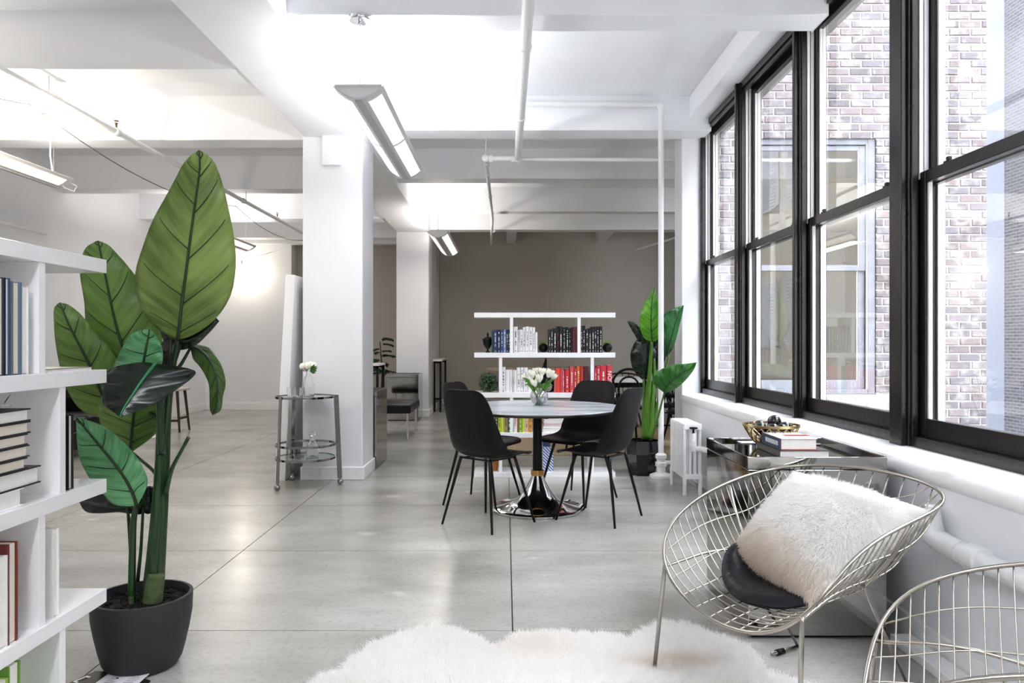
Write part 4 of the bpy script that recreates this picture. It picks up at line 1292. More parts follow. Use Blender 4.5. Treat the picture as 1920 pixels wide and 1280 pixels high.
# ---------------------------------------------------------------- round table
TX, TY, TH = .235, 5.51, .752
t = thing('round_table', 'round grey marble pedestal table with black stem and chrome trumpet base', 'table', (TX, TY, 0))
obj('tabletop', MB().lathe([(.60, -.016), (.622, -.010), (.626, -.004), (.622, 0)], 96, (TX, TY, TH)), M_MARBLE, t, smooth=True)
obj('underside', MB().lathe([(.10, -.034), (.56, -.032), (.605, -.017)], 96, (TX, TY, TH)), M_BLACK, t, smooth=True)
obj('stem', MB().lathe([(.036, .28), (.034, .45), (.031, .73)], 28, (TX, TY, 0)), M_BLACK, t, smooth=True)
obj('brass_collar', MB().lathe([(.044, .246), (.049, .250), (.049, .286), (.044, .290)], 32, (TX, TY, 0)), M_BRASS, t, smooth=True)
prof = [(.345, 0), (.352, .004), (.352, .016), (.335, .022), (.30, .028), (.25, .036), (.20, .05), (.155, .072), (.12, .102), (.094, .14), (.073, .18), (.056, .215), (.043, .246)]
obj('trumpet_base', MB().lathe(prof, 72, (TX, TY, 0), cap1=False), M_CHROME, t, smooth=True)

# ---------------------------------------------------------------- black shell chairs
rowsC = [(.247, .452, .150, 0), (.240, .466, .185, .0), (.20, .474, .213, .010), (.11, .464, .230, .025), (.0, .452, .236, .040), (-.09, .456, .238, .056), (-.15, .482, .238, .074), (-.187, .535, .236, .082), (-.208, .605, .229, .072), (-.224, .68, .221, .055), (-.239, .76, .212, .038), (-.252, .83, .200, .024), (-.261, .88, .178, .013), (-.266, .905, .146, .008), (-.268, .916, .105, .005)]


def shell_chair(label, loc, rz, group):
    t = thing('dining_chair', label, 'chair', loc, rz, group)
    A = [np.array(r) for r in rowsC]
    NU, NV = 46, 17; P = []
    nrm = []
    samples = [cat_eval(A, i * (len(A) - 1) / (NU - 1)) for i in range(NU)]
    for i in range(NU):
        a = samples[max(i - 1, 0)]; b_ = samples[min(i + 1, NU - 1)]
        d = Vector((0, b_[0] - a[0], b_[1] - a[1])).normalized()
        nn = Vector((0, -d.z, d.y)) * -1   # towards the sitter
        if nn.z < 0 and i < NU * .4: nn = -nn
        if i >= NU * .4 and nn.y < 0: nn = -nn
        y, z, hw, cu = samples[i]
        for j in range(NV):
            u = -1 + 2 * j / (NV - 1)
            p = Vector((hw * math.sin(u * 1.3) / math.sin(1.3), y, z)) + nn * cu * abs(u) ** 2.4
            P.append(p)
    m_ = MB().grid(P, NU, NV)
    obj('shell', m_, M_BLACK, t, smooth='all', world=False, solid=.008, subsurf=1)
    for sx in (-1, 1):
        for sy in (-1, 1):
            obj('leg', MB().tube([(sx * .128, sy * .125 - .01, .455), (sx * .134, sy * .132 - .009, .43), (sx * .222, sy * .222, 0)], [.0125, .012, .008], 12), M_BLKMETAL, t, smooth='all', world=False)
    fr = MB()
    for sy in (-1, 1):
        fr.beam((-.128, sy * .12 - .01, .449), (.128, sy * .12 - .01, .449), .018, .010)
    for sx in (-1, 1):
        fr.beam((sx * .122, -.13, .447), (sx * .122, .11, .447), .018, .010)
    obj('seat_frame', fr, M_BLKMETAL, t, world=False)
    return t


GC = 'black shell chairs around the marble table'


def rzf(fx, fy): return math.atan2(-fx, fy)


ch = shell_chair('black shell chair front left of the table with its back to the viewer', (-.115, 5.064, 0), rzf(.60, .72), GC)
dup(ch, (-.175, 5.73, 0), rzf(.88, -.42), 'black shell chair half hidden behind the front left chair', GC)
dup(ch, (.565, 5.88, 0), rzf(-.66, -.75), 'black shell chair behind the marble table in front of the red books', GC)
dup(ch, (.655, 5.216, 0), rzf(-.84, .55), 'black shell chair right of the table showing its grey lit side', GC)

# ---------------------------------------------------------------- vase of tulips
vx, vy, vz = .252, 5.62, TH
t = thing('tulip_vase', 'round clear glass vase of white tulips on the marble table', 'vase', (vx, vy, vz))
pr = []
R = .068
for i in range(15):
    a = PI * (.10 + .74 * i / 14); pr.append((R * math.sin(a), .066 - R * math.cos(a)))
obj('glass', MB().lathe(pr + [(pr[-1][0] - .002, pr[-1][1] + .004)] + [(r * .965, .066 + (z - .066) * .965) for r, z in reversed(pr)], 36, (vx, vy, vz), cap0=False, cap1=True).add([], []), M_PANE, t, smooth='all')
obj('water', MB().lathe([(.03, .006), (.055, .025), (.0635, .05), (.0635, .06)], 32, (vx, vy, vz)), mat('vase_water', '#eef4ee', .0, trans=1, ior=1.33), t, smooth=True)
M_TUL = mat('tulip_white', '#f6f5e8', .5); M_STEM = mat('tulip_stem', '#4f7d2e', .5); M_TLEAF = m_leaf('tulip_leaf', '#3d6e27', '#79ab45', trans=.2)
rr = random.Random(5)


def tulip(base, top, r, open_=.3):
    base = Vector(base); top = Vector(top)
    mid = base.lerp(top, .5) + Vector((0, 0, .01))
    ax = (top - mid).normalized()
    st = obj('flower_stem', MB().tube([base, mid, top], .003, 6), M_STEM, t, smooth=True)
    m_ = MB(); u = ax.orthogonal().normalized(); w = ax.cross(u)
    for k in range(6):
        a = k * PI / 3; d = u * math.cos(a) + w * math.sin(a); sd = ax.cross(d)
        P = []
        for i in range(6):
            f = i / 5
            out = r * (math.sin(min(1, f * 1.5) * PI / 2) * .9 + (open_ * f * f) - .35 * f * f * (1 - open_))
            wd = r * .62 * math.sin(PI * min(.97, .15 + f * .82))
            for j in (-1, 0, 1):
                P.append(top + ax * (f * r * 2.1) + d * (out - (.12 * r if j else 0)) + sd * wd * j)
        m_.grid(P, 6, 3)
    obj('petals', m_, M_TUL, t, smooth=True)


heads = [(-.098, .02, .215, .026), (-.045, -.02, .235, .030), (.0, -.035, .205, .030), (.02, .02, .250, .030), (.065, -.01, .240, .032), (.095, .02, .225, .026), (-.02, .03, .262, .024), (-.03, -.05, .175, .026)]
for hx, hy, hz, r in heads:
    tulip((vx + hx * -.25, vy + hy * .3, vz + .015), (vx + hx, vy + hy, vz + hz - .03), r, .35)
for k, (dx, dz, s) in enumerate([(-.125, .21, 1), (.105, .15, 1), (.05, .16, -1), (-.06, .15, -1), (.12, .20, 1), (-.11, .16, 1)]):
    m_ = MB(); P = []
    b0 = Vector((vx + dx * .1, vy, vz + .05)); tp = Vector((vx + dx, vy - .03 * s, vz + dz))
    for i in range(8):
        f = i / 7; p = b0.lerp(tp, f) + Vector((0, 0, .04 * math.sin(PI * f)))
        wd = .014 * math.sin(PI * (.1 + .88 * f))
        dd = (tp - b0).normalized().cross(Vector((0, 1, 0))).normalized()
        for j in (-1, 0, 1): P.append(p + dd * wd * j + Vector((0, .006 * abs(j), 0)))
    m_.grid(P, 8, 3)
    obj('leaf_blade', m_, M_TLEAF, t, smooth=True, uv=[(j - 1, i / 7) for i in range(8) for j in range(3)])

# ---------------------------------------------------------------- wire lounge chairs
RP = dict(a=(0.42214697, -0.01420778, 0.05009716), b=(0.41492322, -0.05518104, -0.02097559), c=(0.57380638, -0.20190044, -0.05541181, -0.01911906))


def rim(tt):
    a, b_, c = RP['a'], RP['b'], RP['c']
    return Vector((sum(a[k] * math.sin((k + 1) * tt) for k in range(3)), sum(b_[k] * math.cos((k + 1) * tt) for k in range(3)), c[0] + sum(c[k + 1] * math.cos((k + 1) * tt) for k in range(3))))


SC = Vector((0, .03, .330)); PW = 2.5
NT = 720
_rt = [rim(2 * PI * k / NT) for k in range(NT)]
_ang = np.unwrap(np.array([math.atan2(p.x - SC.x, p.y - SC.y) for p in _rt]))


def shellz(u, v):
    a = math.atan2(u - SC.x, v - SC.y)
    a0 = _ang[0]
    while a < a0: a += 2 * PI
    while a > a0 + 2 * PI: a -= 2 * PI
    k = np.interp(a, np.r_[_ang, a0 + 2 * PI], np.arange(NT + 1))
    p = rim(2 * PI * k / NT)
    R = math.hypot(p.x - SC.x, p.y - SC.y); r = math.hypot(u - SC.x, v - SC.y) / R
    return r, SC.z + (p.z - SC.z) * min(r, 1.0) ** PW


def wire_line(fixed, val, lo, hi, n=34):
    out = []
    f = (lambda s: (val, s)) if fixed == 'u' else (lambda s: (s, val))
    S = np.linspace(lo, hi, 400)
    ok = [s for s in S if shellz(*f(s))[0] <= 1.0]
    if len(ok) < 5: return None
    s0, s1 = ok[0], ok[-1]
    pts = []
    for s in np.linspace(s0, s1, n):
        u, v = f(s); pts.append((u, v, shellz(u, v)[1]))
    return pts


def wire_chair(label, loc, rz):
    t = thing('wire_lounge_chair', label, 'chair', loc, rz, 'nickel wire basket lounge chairs')
    obj('rim_rod', MB().tube([rim(2 * PI * k / 96) for k in range(96)], .0062, 8, closed=True), M_NICKEL, t, smooth='all', world=False)
    for v in np.arange(-.40, .345, .0335):
        pts = wire_line('v', float(v), -.6, .6)
        if pts: obj('wire', MB().tube(pts, .0023, 5), M_NICKEL, t, smooth='all', world=False)
    for u in np.arange(-.39, .395, .065):
        pts = wire_line('u', float(u), -.6, .6)
        if pts:
            pts = [(p[0], p[1], p[2] - .004) for p in pts]
            obj('cross_wire', MB().tube(pts, .0029, 5), M_NICKEL, t, smooth='all', world=False)
    # rods that carry the basket
    def on(tt, r, dz=-.008):
        p = rim(tt); q = SC + (p - SC) * r; q.z = SC.z + (p.z - SC.z) * r ** PW + dz
        return q
    for s in (-1, 1):
        A = on(s * .688, 1.0, 0)
        obj('front_leg', MB().tube([A, A.lerp(Vector((s * .317, .359, 0)), .04), Vector((s * .317, .359, 0))], .0075, 10), M_NICKEL, t, smooth='all', world=False)
        rod = [on(s * 1.86, r) for r in (1.0, .95, .88, .8, .72, .64)]
        foot = Vector((s * .235, -.315, .012))
        obj('rear_leg', MB().tube(rod + [rod[-1].lerp(foot, .12) + Vector((0, 0, -.01)), foot], .0058, 8), M_NICKEL, t, smooth='all', world=False)
        under = []
        for q_ in range(13):
            f_ = q_ / 12; uu = A.x + (rod[-1].x - A.x) * f_; vv = A.y * .985 + (rod[-1].y - A.y * .985) * f_
            under.append(Vector((uu, vv, shellz(uu, vv)[1] - .009)))
        obj('carrier_rod', MB().tube(under, .0058, 8), M_NICKEL, t, smooth='all', world=False)
        obj('runner', MB().tube([foot, foot + Vector((0, .15, 0))], .0075, 10), M_NICKEL, t, smooth='all', world=False)
        obj('rubber_glide', MB().tube([foot + Vector((0, .085, -.0)), foot + Vector((0, .125, -.0))], .0118, 12), M_BLACK, t, smooth='all', world=False)
    return t


C1 = (1.00586482, 2.61506003); YW1_ = -2.08369594
wch = wire_chair('nickel wire basket chair holding the white fur cushion', (C1[0], C1[1], 0), -YW1_)
dup(wch, (1.135, 1.617, 0), 1.046, 'nickel wire basket chair cut off by the lower right corner of the picture')


def c1w(u, v, w):
    c, s = math.cos(YW1_), math.sin(YW1_)
    return Vector((C1[0] + u * c + v * s, C1[1] - u * s + v * c, w))


# black leather seat pad
t = thing('seat_pad', 'round black leather pad lying on the seat of the wire chair under the fur cushion', 'cushion', (C1[0], C1[1], .29))
P = []; nr, na = 12, 48
def padpt(fr_, a, top):
    rr_ = fr_
    u = .045 + .205 * rr_ * math.cos(a); v = .01 + .19 * rr_ * math.sin(a)
    z = shellz(u, v)[1] + .010
    e = math.sqrt(max(0, 1 - rr_ ** 6))
    if top: z += .008 + .034 * e + .004 * noise.noise(Vector((u * 14, v * 14, 0)))
    return c1w(u, v, z)
pm = MB()
for top in (True, False):
    P = [padpt((i + .001) / nr, 2 * PI * k / na, top) for k in range(na) for i in range(nr + 1)]
    pm.grid(P, na, nr + 1, closed_u=True)
sidep = []
for k in range(na):
    sidep += [padpt(1.0, 2 * PI * k / na, True), padpt(1.0, 2 * PI * k / na, False)]
pm.grid(sidep, na, 2, closed_u=True)
obj('pad_cover', pm, M_LEATHER, t, smooth='all')
pp = MB().tube([padpt(1.0, 2 * PI * k / 60, True) - Vector((0, 0, .001)) for k in range(60)], .0035, 6, closed=True)
obj('piping', pp, M_LEATHER, t, smooth='all')


# ---------------------------------------------------------------- fur
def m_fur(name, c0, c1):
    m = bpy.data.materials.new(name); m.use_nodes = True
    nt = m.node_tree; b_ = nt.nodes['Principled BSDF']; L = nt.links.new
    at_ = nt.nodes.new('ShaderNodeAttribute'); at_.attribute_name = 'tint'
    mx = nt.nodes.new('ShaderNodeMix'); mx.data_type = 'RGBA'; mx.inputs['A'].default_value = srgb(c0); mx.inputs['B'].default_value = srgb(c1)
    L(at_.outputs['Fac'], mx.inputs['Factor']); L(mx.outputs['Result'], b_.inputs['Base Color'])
    b_.inputs['Roughness'].default_value = .75; b_.inputs['Specular IOR Level'].default_value = .15
    o = nt.nodes['Material Output']; tr = nt.nodes.new('ShaderNodeBsdfTranslucent'); L(mx.outputs['Result'], tr.inputs['Color'])
    x = nt.nodes.new('ShaderNodeMixShader'); x.inputs[0].default_value = .68
    L(b_.outputs[0], x.inputs[1]); L(tr.outputs[0], x.inputs[2]); L(x.outputs[0], o.inputs['Surface'])
    return m


def fur(name, roots, normals, length, width, mt, parent, tint, flow, seed=0, curl=.35, clump=.02):
    """fine tapered strands; roots, normals, flow: (N,3) arrays in world space"""
    N = len(roots); r = np.random.RandomState(seed)
    # clumps: strands lean together
    cell = np.floor(roots / clump).astype(np.int64)
    h = (cell[:, 0] * 73856093) ^ (cell[:, 1] * 19349663) ^ (cell[:, 2] * 83492791)
    rc = np.stack([np.sin(h * .013), np.sin(h * .017 + 2), np.sin(h * .019 + 4)], 1) * .55
    d = normals + flow + rc * curl * 1.4 + r.normal(size=(N, 3)) * curl * .55
    d /= np.linalg.norm(d, axis=1)[:, None]
    L_ = (length * r.uniform(.7, 1.2, N))[:, None]
    d2 = d + flow * .7 + np.array([0, 0, -.25]) + r.normal(size=(N, 3)) * curl * .5
    d2 /= np.linalg.norm(d2, axis=1)[:, None]
    side = np.cross(d, r.normal(size=(N, 3))); side /= np.linalg.norm(side, axis=1)[:, None]
    w = width * r.uniform(.7, 1.3, N)[:, None]
    p0 = roots; p1 = roots + d * L_ * .55; p2 = p1 + d2 * L_ * .45
    V = np.empty((N, 5, 3), np.float32)
    V[:, 0] = p0 - side * w; V[:, 1] = p0 + side * w; V[:, 2] = p1 + side * w * .8; V[:, 3] = p1 - side * w * .8; V[:, 4] = p2
    inv = np.array(WM[parent.name].inverted()) if parent is not None else np.eye(4)
    Vf = V.reshape(-1, 3) @ inv[:3, :3].T + inv[:3, 3]
    base = (np.arange(N) * 5)[:, None]
    idx = np.concatenate([base + np.array([0, 1, 2]), base + np.array([0, 2, 3]), base + np.array([3, 2, 4])], 1).reshape(-1)
    me = bpy.data.meshes.new(name)
    me.vertices.add(N * 5); me.vertices.foreach_set('co', Vf.astype(np.float32).ravel())
    me.loops.add(len(idx)); me.loops.foreach_set('vertex_index', idx.astype(np.int32))
    me.polygons.add(len(idx) // 3); me.polygons.foreach_set('loop_start', np.arange(0, len(idx), 3, dtype=np.int32))
    try: me.polygons.foreach_set('loop_total', np.full(len(idx) // 3, 3, dtype=np.int32))
    except Exception: pass
    at_ = me.attributes.new('tint', 'FLOAT', 'POINT'); at_.data.foreach_set('value', np.repeat(tint, 5).astype(np.float32))
    me.update(calc_edges=True)
    me.materials.append(mt)
    o = bpy.data.objects.new(name, me); COL.objects.link(o); o.parent = parent; o['kind'] = 'stuff'
    return o


M_FUR = m_fur('sheepskin_fur', '#fdfcfb', '#d3b891')
# cushion
t = thing('fur_cushion', 'square white sheepskin cushion leaning on its corner in the wire chair', 'cushion', (1.15, 2.72, .33))
K = [Vector((.849, 2.86, .395)), Vector((1.143, 2.93, .705)), Vector((1.438, 2.54, .650)), Vector((1.0, 2.44, .375))]   # left, top, right, bottom
cen = sum(K, Vector()) / 4
nrm_ = (K[2] - K[0]).cross(K[3] - K[1]).normalized()
if nrm_.y > 0: nrm_ = -nrm_
def pill(a, b_, s):
    p = K[0] * (1 - a) * (1 - b_) + K[1] * (1 - a) * b_ + K[2] * a * b_ + K[3] * a * (1 - b_)
    inset = .06 * (4 * a * (1 - a)) * (abs(2 * b_ - 1) ** 4) + .06 * (4 * b_ * (1 - b_)) * (abs(2 * a - 1) ** 4)
    p = p.lerp(cen, inset)
    e = max(0, (1 - (2 * a - 1) ** 2) * (1 - (2 * b_ - 1) ** 2)) ** .5
    return p + nrm_ * (s * .085 * e)
NP_ = 30
cm_ = MB()
for s in (1, -1):
    P = [pill(i / (NP_ - 1), j / (NP_ - 1), s) for i in range(NP_) for j in range(NP_)]
    cm_.grid(P, NP_, NP_)
o = obj('cushion_body', cm_, mat('sheepskin_base', '#faf8f6', .9), t, smooth='all')
r = np.random.RandomState(4)
N = 60000
ab = r.uniform(.0, 1.0, (N, 2)); sg = np.where(r.uniform(size=N) < .72, 1, -1)
roots = np.empty((N, 3)); nor = np.empty((N, 3)); tint = np.empty(N)
for i in range(N):
    a, b2 = ab[i]; s = sg[i]
    p = pill(a, b2, s); roots[i] = p
    q = (p - cen); f = nrm_ * s * (1.0 * (1 - max(abs(2 * a - 1), abs(2 * b2 - 1)) ** 3) + .05) + q.normalized() * max(abs(2 * a - 1), abs(2 * b2 - 1)) ** 2
    nor[i] = f.normalized()
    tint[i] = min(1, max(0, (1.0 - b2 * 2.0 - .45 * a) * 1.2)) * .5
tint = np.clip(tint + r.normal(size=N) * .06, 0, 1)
flow = np.tile(np.array([-.15, -.1, -.45]), (N, 1))
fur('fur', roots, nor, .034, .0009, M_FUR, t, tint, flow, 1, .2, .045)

# sheepskin rug
t = thing('sheepskin_rug', 'large white sheepskin rug on the floor under the front of the wire chair', 'rug', (.45, 2.4, 0))
outl = [(560, 1300), (600, 1266), (640, 1252), (658, 1232), (700, 1202), (750, 1187), (820, 1171), (870, 1182), (905, 1197), (925, 1212), (945, 1200), (965, 1188), (1030, 1183), (1100, 1186), (1180, 1194), (1210, 1174), (1245, 1162), (1290, 1168), (1340, 1188), (1400, 1208), (1428, 1226), (1440, 1256), (1490, 1272), (1545, 1292)]
poly = [((x - PX0) * (CAMH - .03) / (y - PY0), FPX * (CAMH - .03) / (y - PY0)) for x, y in outl]
poly += [(1.22, 2.2), (1.1, 1.9), (.8, 1.75), (.45, 1.85), (.1, 1.7), (-.35, 1.8), (-.68, 2.0), (-.72, 2.35)]
PA = np.array(poly)


def inpoly(x, y):
    n = len(PA); c = np.zeros(x.shape, bool); j = n - 1
    dmin = np.full(x.shape, 9.)
    for i in range(n):
        xi, yi = PA[i]; xj_, yj_ = PA[j]
        c ^= ((yi > y) != (yj_ > y)) & (x < (xj_ - xi) * (y - yi) / (yj_ - yi + 1e-12) + xi)
        ex, ey = xj_ - xi, yj_ - yi; L2 = ex * ex + ey * ey
        tt = np.clip(((x - xi) * ex + (y - yi) * ey) / L2, 0, 1)
        dmin = np.minimum(dmin, np.hypot(x - xi - tt * ex, y - yi - tt * ey)); j = i
    return c, dmin


def rugz(x, y, d):
    n = .5 * np.sin(x * 9 + 2 * np.sin(y * 6)) * np.sin(y * 11 + 1.5 * np.sin(x * 7)) + .3 * np.sin(x * 23 + y * 17) * np.sin(y * 19 - x * 5)
    e = np.clip(d / .06, 0, 1) ** .5
    return .004 + e * (.018 + .012 * n)


gs = .02
xs = np.arange(PA[:, 0].min(), PA[:, 0].max() + gs, gs); ys = np.arange(PA[:, 1].min(), PA[:, 1].max() + gs, gs)
X, Y = np.meshgrid(xs, ys, indexing='ij'); ins, dd = inpoly(X, Y); Z = rugz(X, Y, dd)
idx = -np.ones(X.shape, int); rm = MB()
for i in range(len(xs)):
    for j in range(len(ys)):
        if ins[i, j] or dd[i, j] < gs * .5:
            idx[i, j] = len(rm.v); rm.v.append((X[i, j], Y[i, j], Z[i, j] if ins[i, j] else .003))
for i in range(len(xs) - 1):
    for j in range(len(ys) - 1):
        q = (idx[i, j], idx[i + 1, j], idx[i + 1, j + 1], idx[i, j + 1])
        if min(q) >= 0: rm.f.append(q)
obj('hide', rm, mat('sheepskin_base', '#faf8f6'), t, smooth='all')
N = 260000
px_ = r.uniform(PA[:, 0].min(), PA[:, 0].max(), N); py_ = r.uniform(PA[:, 1].min(), PA[:, 1].max(), N)
# more strands where the rug lies nearest the open floor in view
ins, dd = inpoly(px_, py_)
k = ins
px_, py_, dd = px_[k], py_[k], dd[k]
N = len(px_)
roots = np.stack([px_, py_, rugz(px_, py_, dd)], 1)
nor = np.tile(np.array([0, 0, 1.]), (N, 1))
e = np.clip(1 - dd / .05, 0, 1)
cx_, cy_ = px_ - PA[:, 0].mean(), py_ - 2.45
fl_ = np.stack([np.sin(py_ * 5 + px_ * 3) * .35 + e * np.sign(cx_) * .3, np.cos(px_ * 5) * .35 + e * np.sign(cy_) * .5, -e * .35], 1)
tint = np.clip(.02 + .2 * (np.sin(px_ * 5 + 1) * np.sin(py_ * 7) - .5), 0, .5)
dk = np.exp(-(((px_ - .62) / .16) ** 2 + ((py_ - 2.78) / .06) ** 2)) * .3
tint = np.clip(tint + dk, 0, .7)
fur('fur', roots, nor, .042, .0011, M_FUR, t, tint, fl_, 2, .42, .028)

# ---------------------------------------------------------------- leaves
LF_OLIVE = m_leaf('leaf_olive', '#56702f', '#93a95a', .42, trans=.28)
LF_GREEN = m_leaf('leaf_green', '#45692b', '#7b9c4a', .40, trans=.25)
LF_TEAL = m_leaf('leaf_bluish', '#458a56', '#84c690', .45, trans=.2)
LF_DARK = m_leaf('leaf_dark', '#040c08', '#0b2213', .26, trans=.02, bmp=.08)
LF_BRIGHT = m_leaf('leaf_bright', '#2f7a14', '#79c42e', .30, trans=.25)
M_RIB = mat('leaf_rib', '#1c3316', .45); M_RIBD = mat('leaf_rib_light', '#2f7a4a', .4)
M_TRUNK = mat('banana_stem', '#1c3a18', .30, var=.8, vscale=11, stretch=(7, 7, .5))
M_SHEATH = mat('stem_sheath', '#4a5a38', .7, var=.4, vscale=30)


def smooth_rows(rows, n):
    A = [np.array([c for p in r_ for c in p], float) for r_ in rows]
    return [cat_eval(A, i * (len(A) - 1) / (n - 1)) for i in range(n)]


def leaf(parent, rows, Z, mt, fold=.12, tilt=0.0, bow=.05, ribm=None, label=None, nv=5, ripple=.004, seed=0, veins=True):
    """rows from tip to base: (spine px, left px, right px). Z: (tip depth, base depth). fold: depth of the V; tilt: left/right depth lean"""
    fix = []
    for r_ in rows:
        fix.append(r_ if len(r_) == 3 else (r_[0], r_[0], r_[0]))
    n = 34; S = smooth_rows(fix, n); nc = 7
    P = []; UVs = []
    rr_ = random.Random(seed)
    ctr = []
    for i in range(n):
        f = i / (n - 1)
        sx, sy, lx_, ly_, rx_, ry_ = S[i]
        Zs = Z[0] + (Z[1] - Z[0]) * f - bow * math.sin(PI * f)
        for j in range(-nc, nc + 1):
            u = j / nc; a = abs(u)
            ex, ey = (lx_, ly_) if u < 0 else (rx_, ry_)
            x = sx + (ex - sx) * a; y = sy + (ey - sy) * a
            wpx = math.hypot(ex - sx, ey - sy) * Zs / FPX
            edge = .012 * math.sin(f * 31 + seed + (3 if u > 0 else 0)) * a * a * min(1, wpx * 12)
            zz = Zs + fold * wpx * 2.2 * (a ** 1.3) + tilt * u * wpx * 2 + edge + ripple * math.sin(f * n * 2.1 + a * 4) * a * (1 - a) * 2
            P.append(at(x, y, zz)); UVs.append((u, 1 - f))
            if j == 0: ctr.append(P[-1])
    m_ = MB().grid(P, n, 2 * nc + 1)
    o = obj('leaf', m_, mt, parent, smooth='all', uv=UVs, solid=.0016)
    if label: o['label'] = label
    toward = Vector((0, -1, 0))
    mid = MB().tube([p + toward * .003 for p in ctr[1:]], [.0022 + .005 * i / n for i in range(n - 1)], 6)
    obj('midrib', mid, ribm or M_RIB, o, smooth='all')
    if veins:
        vn = MB()
        for k in range(nv):
            f0 = (k + .8) / (nv + .6)
            for s in (-1, 1):
                ff = f0 + (.03 if s > 0 else 0)
                pts = []
                for q in range(8):
                    a = q / 7 * .86
                    fi = ff - .13 * a - .02 * a * a
                    ii = max(0, min(n - 1.001, fi * (n - 1))); i0 = int(ii); g = ii - i0
                    jj = s * a * nc; j0 = math.floor(jj); gj = jj - j0
                    def G(i_, j_): return P[i_ * (2 * nc + 1) + max(-nc, min(nc, j_)) + nc]
                    p = G(i0, j0).lerp(G(i0, j0 + 1), gj).lerp(G(i0 + 1, j0).lerp(G(i0 + 1, j0 + 1), gj), g)
                    pts.append(p + toward * .0022)
                vn.tube(pts, [.0024 - .0013 * q / 7 for q in range(8)], 5)
        v_ = obj('side_veins', vn, ribm or M_RIB, o, smooth='all')
    return o


# ------------- the large plant in the charcoal pot
ZP = 2.83
pcx, pcy = (267 - PX0) * 2.83 / FPX, 2.83
bp_ = thing('banana_plant', 'tall banana leaf plant in a charcoal pot right of the white shelf', 'plant', (pcx, pcy, 0))
RT = .178
pot = obj('pot', MB().lathe([(.112, 0), (.126, .006), (.140, .03), (.152, .075), (.166, .14), (.176, .20), (RT, .262), (RT, .268), (RT - .004, .271), (RT - .012, .270), (RT - .014, .25), (RT - .02, .22)], 56, (pcx, pcy, 0), cap1=False), M_POT, bp_, smooth=True)
sp = []; na_, nr_ = 40, 9
for k_ in range(na_):
    for i in range(nr_):
        r_ = (RT - .012) * i / (nr_ - 1); a = 2 * PI * k_ / na_
        x, y = pcx + r_ * math.cos(a), pcy + r_ * math.sin(a)
        sp.append((x, y, .238 + .012 * noise.noise(Vector((x * 30, y * 30, 0)))))
obj('soil', MB().grid(sp, na_, nr_, closed_u=True), M_SOIL, bp_)
ch_ = MB(); rr = random.Random(9)
for k_ in range(160):
    r_ = (RT - .022) * math.sqrt(rr.random()); a = rr.uniform(0, 6.28); s_ = rr.uniform(.003, .008)
    ch_.obox((pcx + r_ * math.cos(a), pcy + r_ * math.sin(a), .243 + rr.uniform(0, .006)), (s_, s_ * .5 * rr.uniform(-1, 1), 0), (0, s_ * .5, s_ * .3), (0, -s_ * .2, s_ * .4))
c_ = obj('bark_chips', ch_, M_SOIL, bp_); c_['kind'] = 'stuff'


def stem(pts, radii, mt=M_TRUNK, nm='stem', parent=None, n=14):
    A = [np.array(tuple(at(*p)) + (r_,)) for p, r_ in zip(pts, radii)]
    m = 6 * (len(A) - 1) + 1
    Q = [cat_eval(A, i * (len(A) - 1) / (m - 1)) for i in range(m)]
    return obj(nm, MB().tube([Vector(q[:3]) for q in Q], [float(q[3]) for q in Q], n), mt, parent or bp_, smooth='all')


stem([(288, 1122, 2.84), (295, 1050, 2.84), (302, 960, 2.85), (307, 880, 2.86), (312, 780, 2.87), (322, 700, 2.88), (334, 634, 2.88)], [.036, .030, .025, .022, .018, .013, .009])
stem([(278, 1120, 2.81), (285, 1050, 2.81), (293, 950, 2.82), (299, 860, 2.83), (303, 760, 2.84), (322, 705, 2.9), (340, 682, 2.95), (358, 650, 2.97)], [.026, .022, .018, .016, .013, .009, .007, .005])
stem([(297, 1110, 2.87), (302, 1000, 2.88), (308, 900, 2.89), (311, 790, 2.92), (300, 720, 2.95), (262, 770, 3.0)], [.022, .018, .015, .013, .008, .005])
stem([(286, 1128, 2.80), (290, 1095, 2.80), (294, 1076, 2.80)], [.036, .033, .030], M_SHEATH, 'stem_sheath')
stem([(247, 1128, 2.80), (248, 1050, 2.80), (250, 980, 2.80), (256, 946, 2.79)], [.015, .013, .012, .009])
stem([(246, 1131, 2.79), (246, 1118, 2.79)], [.010, .009], M_SHEATH, 'stem_sheath')
stem([(258, 1090, 2.84), (264, 1030, 2.84), (268, 960, 2.86), (270, 940, 2.88)], [.007, .006, .005, .004])
stem([(250, 1105, 2.83), (245, 1030, 2.83), (241, 970, 2.83), (238, 945, 2.85)], [.007, .007, .006, .004])
stem([(310, 925, 2.83), (322, 880, 2.83), (340, 845, 2.82), (354, 819, 2.82)], [.011, .008, .0065, .007])
stem([(303, 850, 2.80), (300, 790, 2.76), (296, 730, 2.74), (290, 684, 2.74)], [.014, .012, .009, .007])
stem([(300, 900, 2.86), (285, 880, 2.9), (262, 860, 2.95), (246, 846, 2.98)], [.008, .007, .006, .005])
stem([(306, 800, 2.9), (275, 770, 2.98), (235, 780, 3.02), (218, 790, 3.03)], [.008, .007, .006, .005])

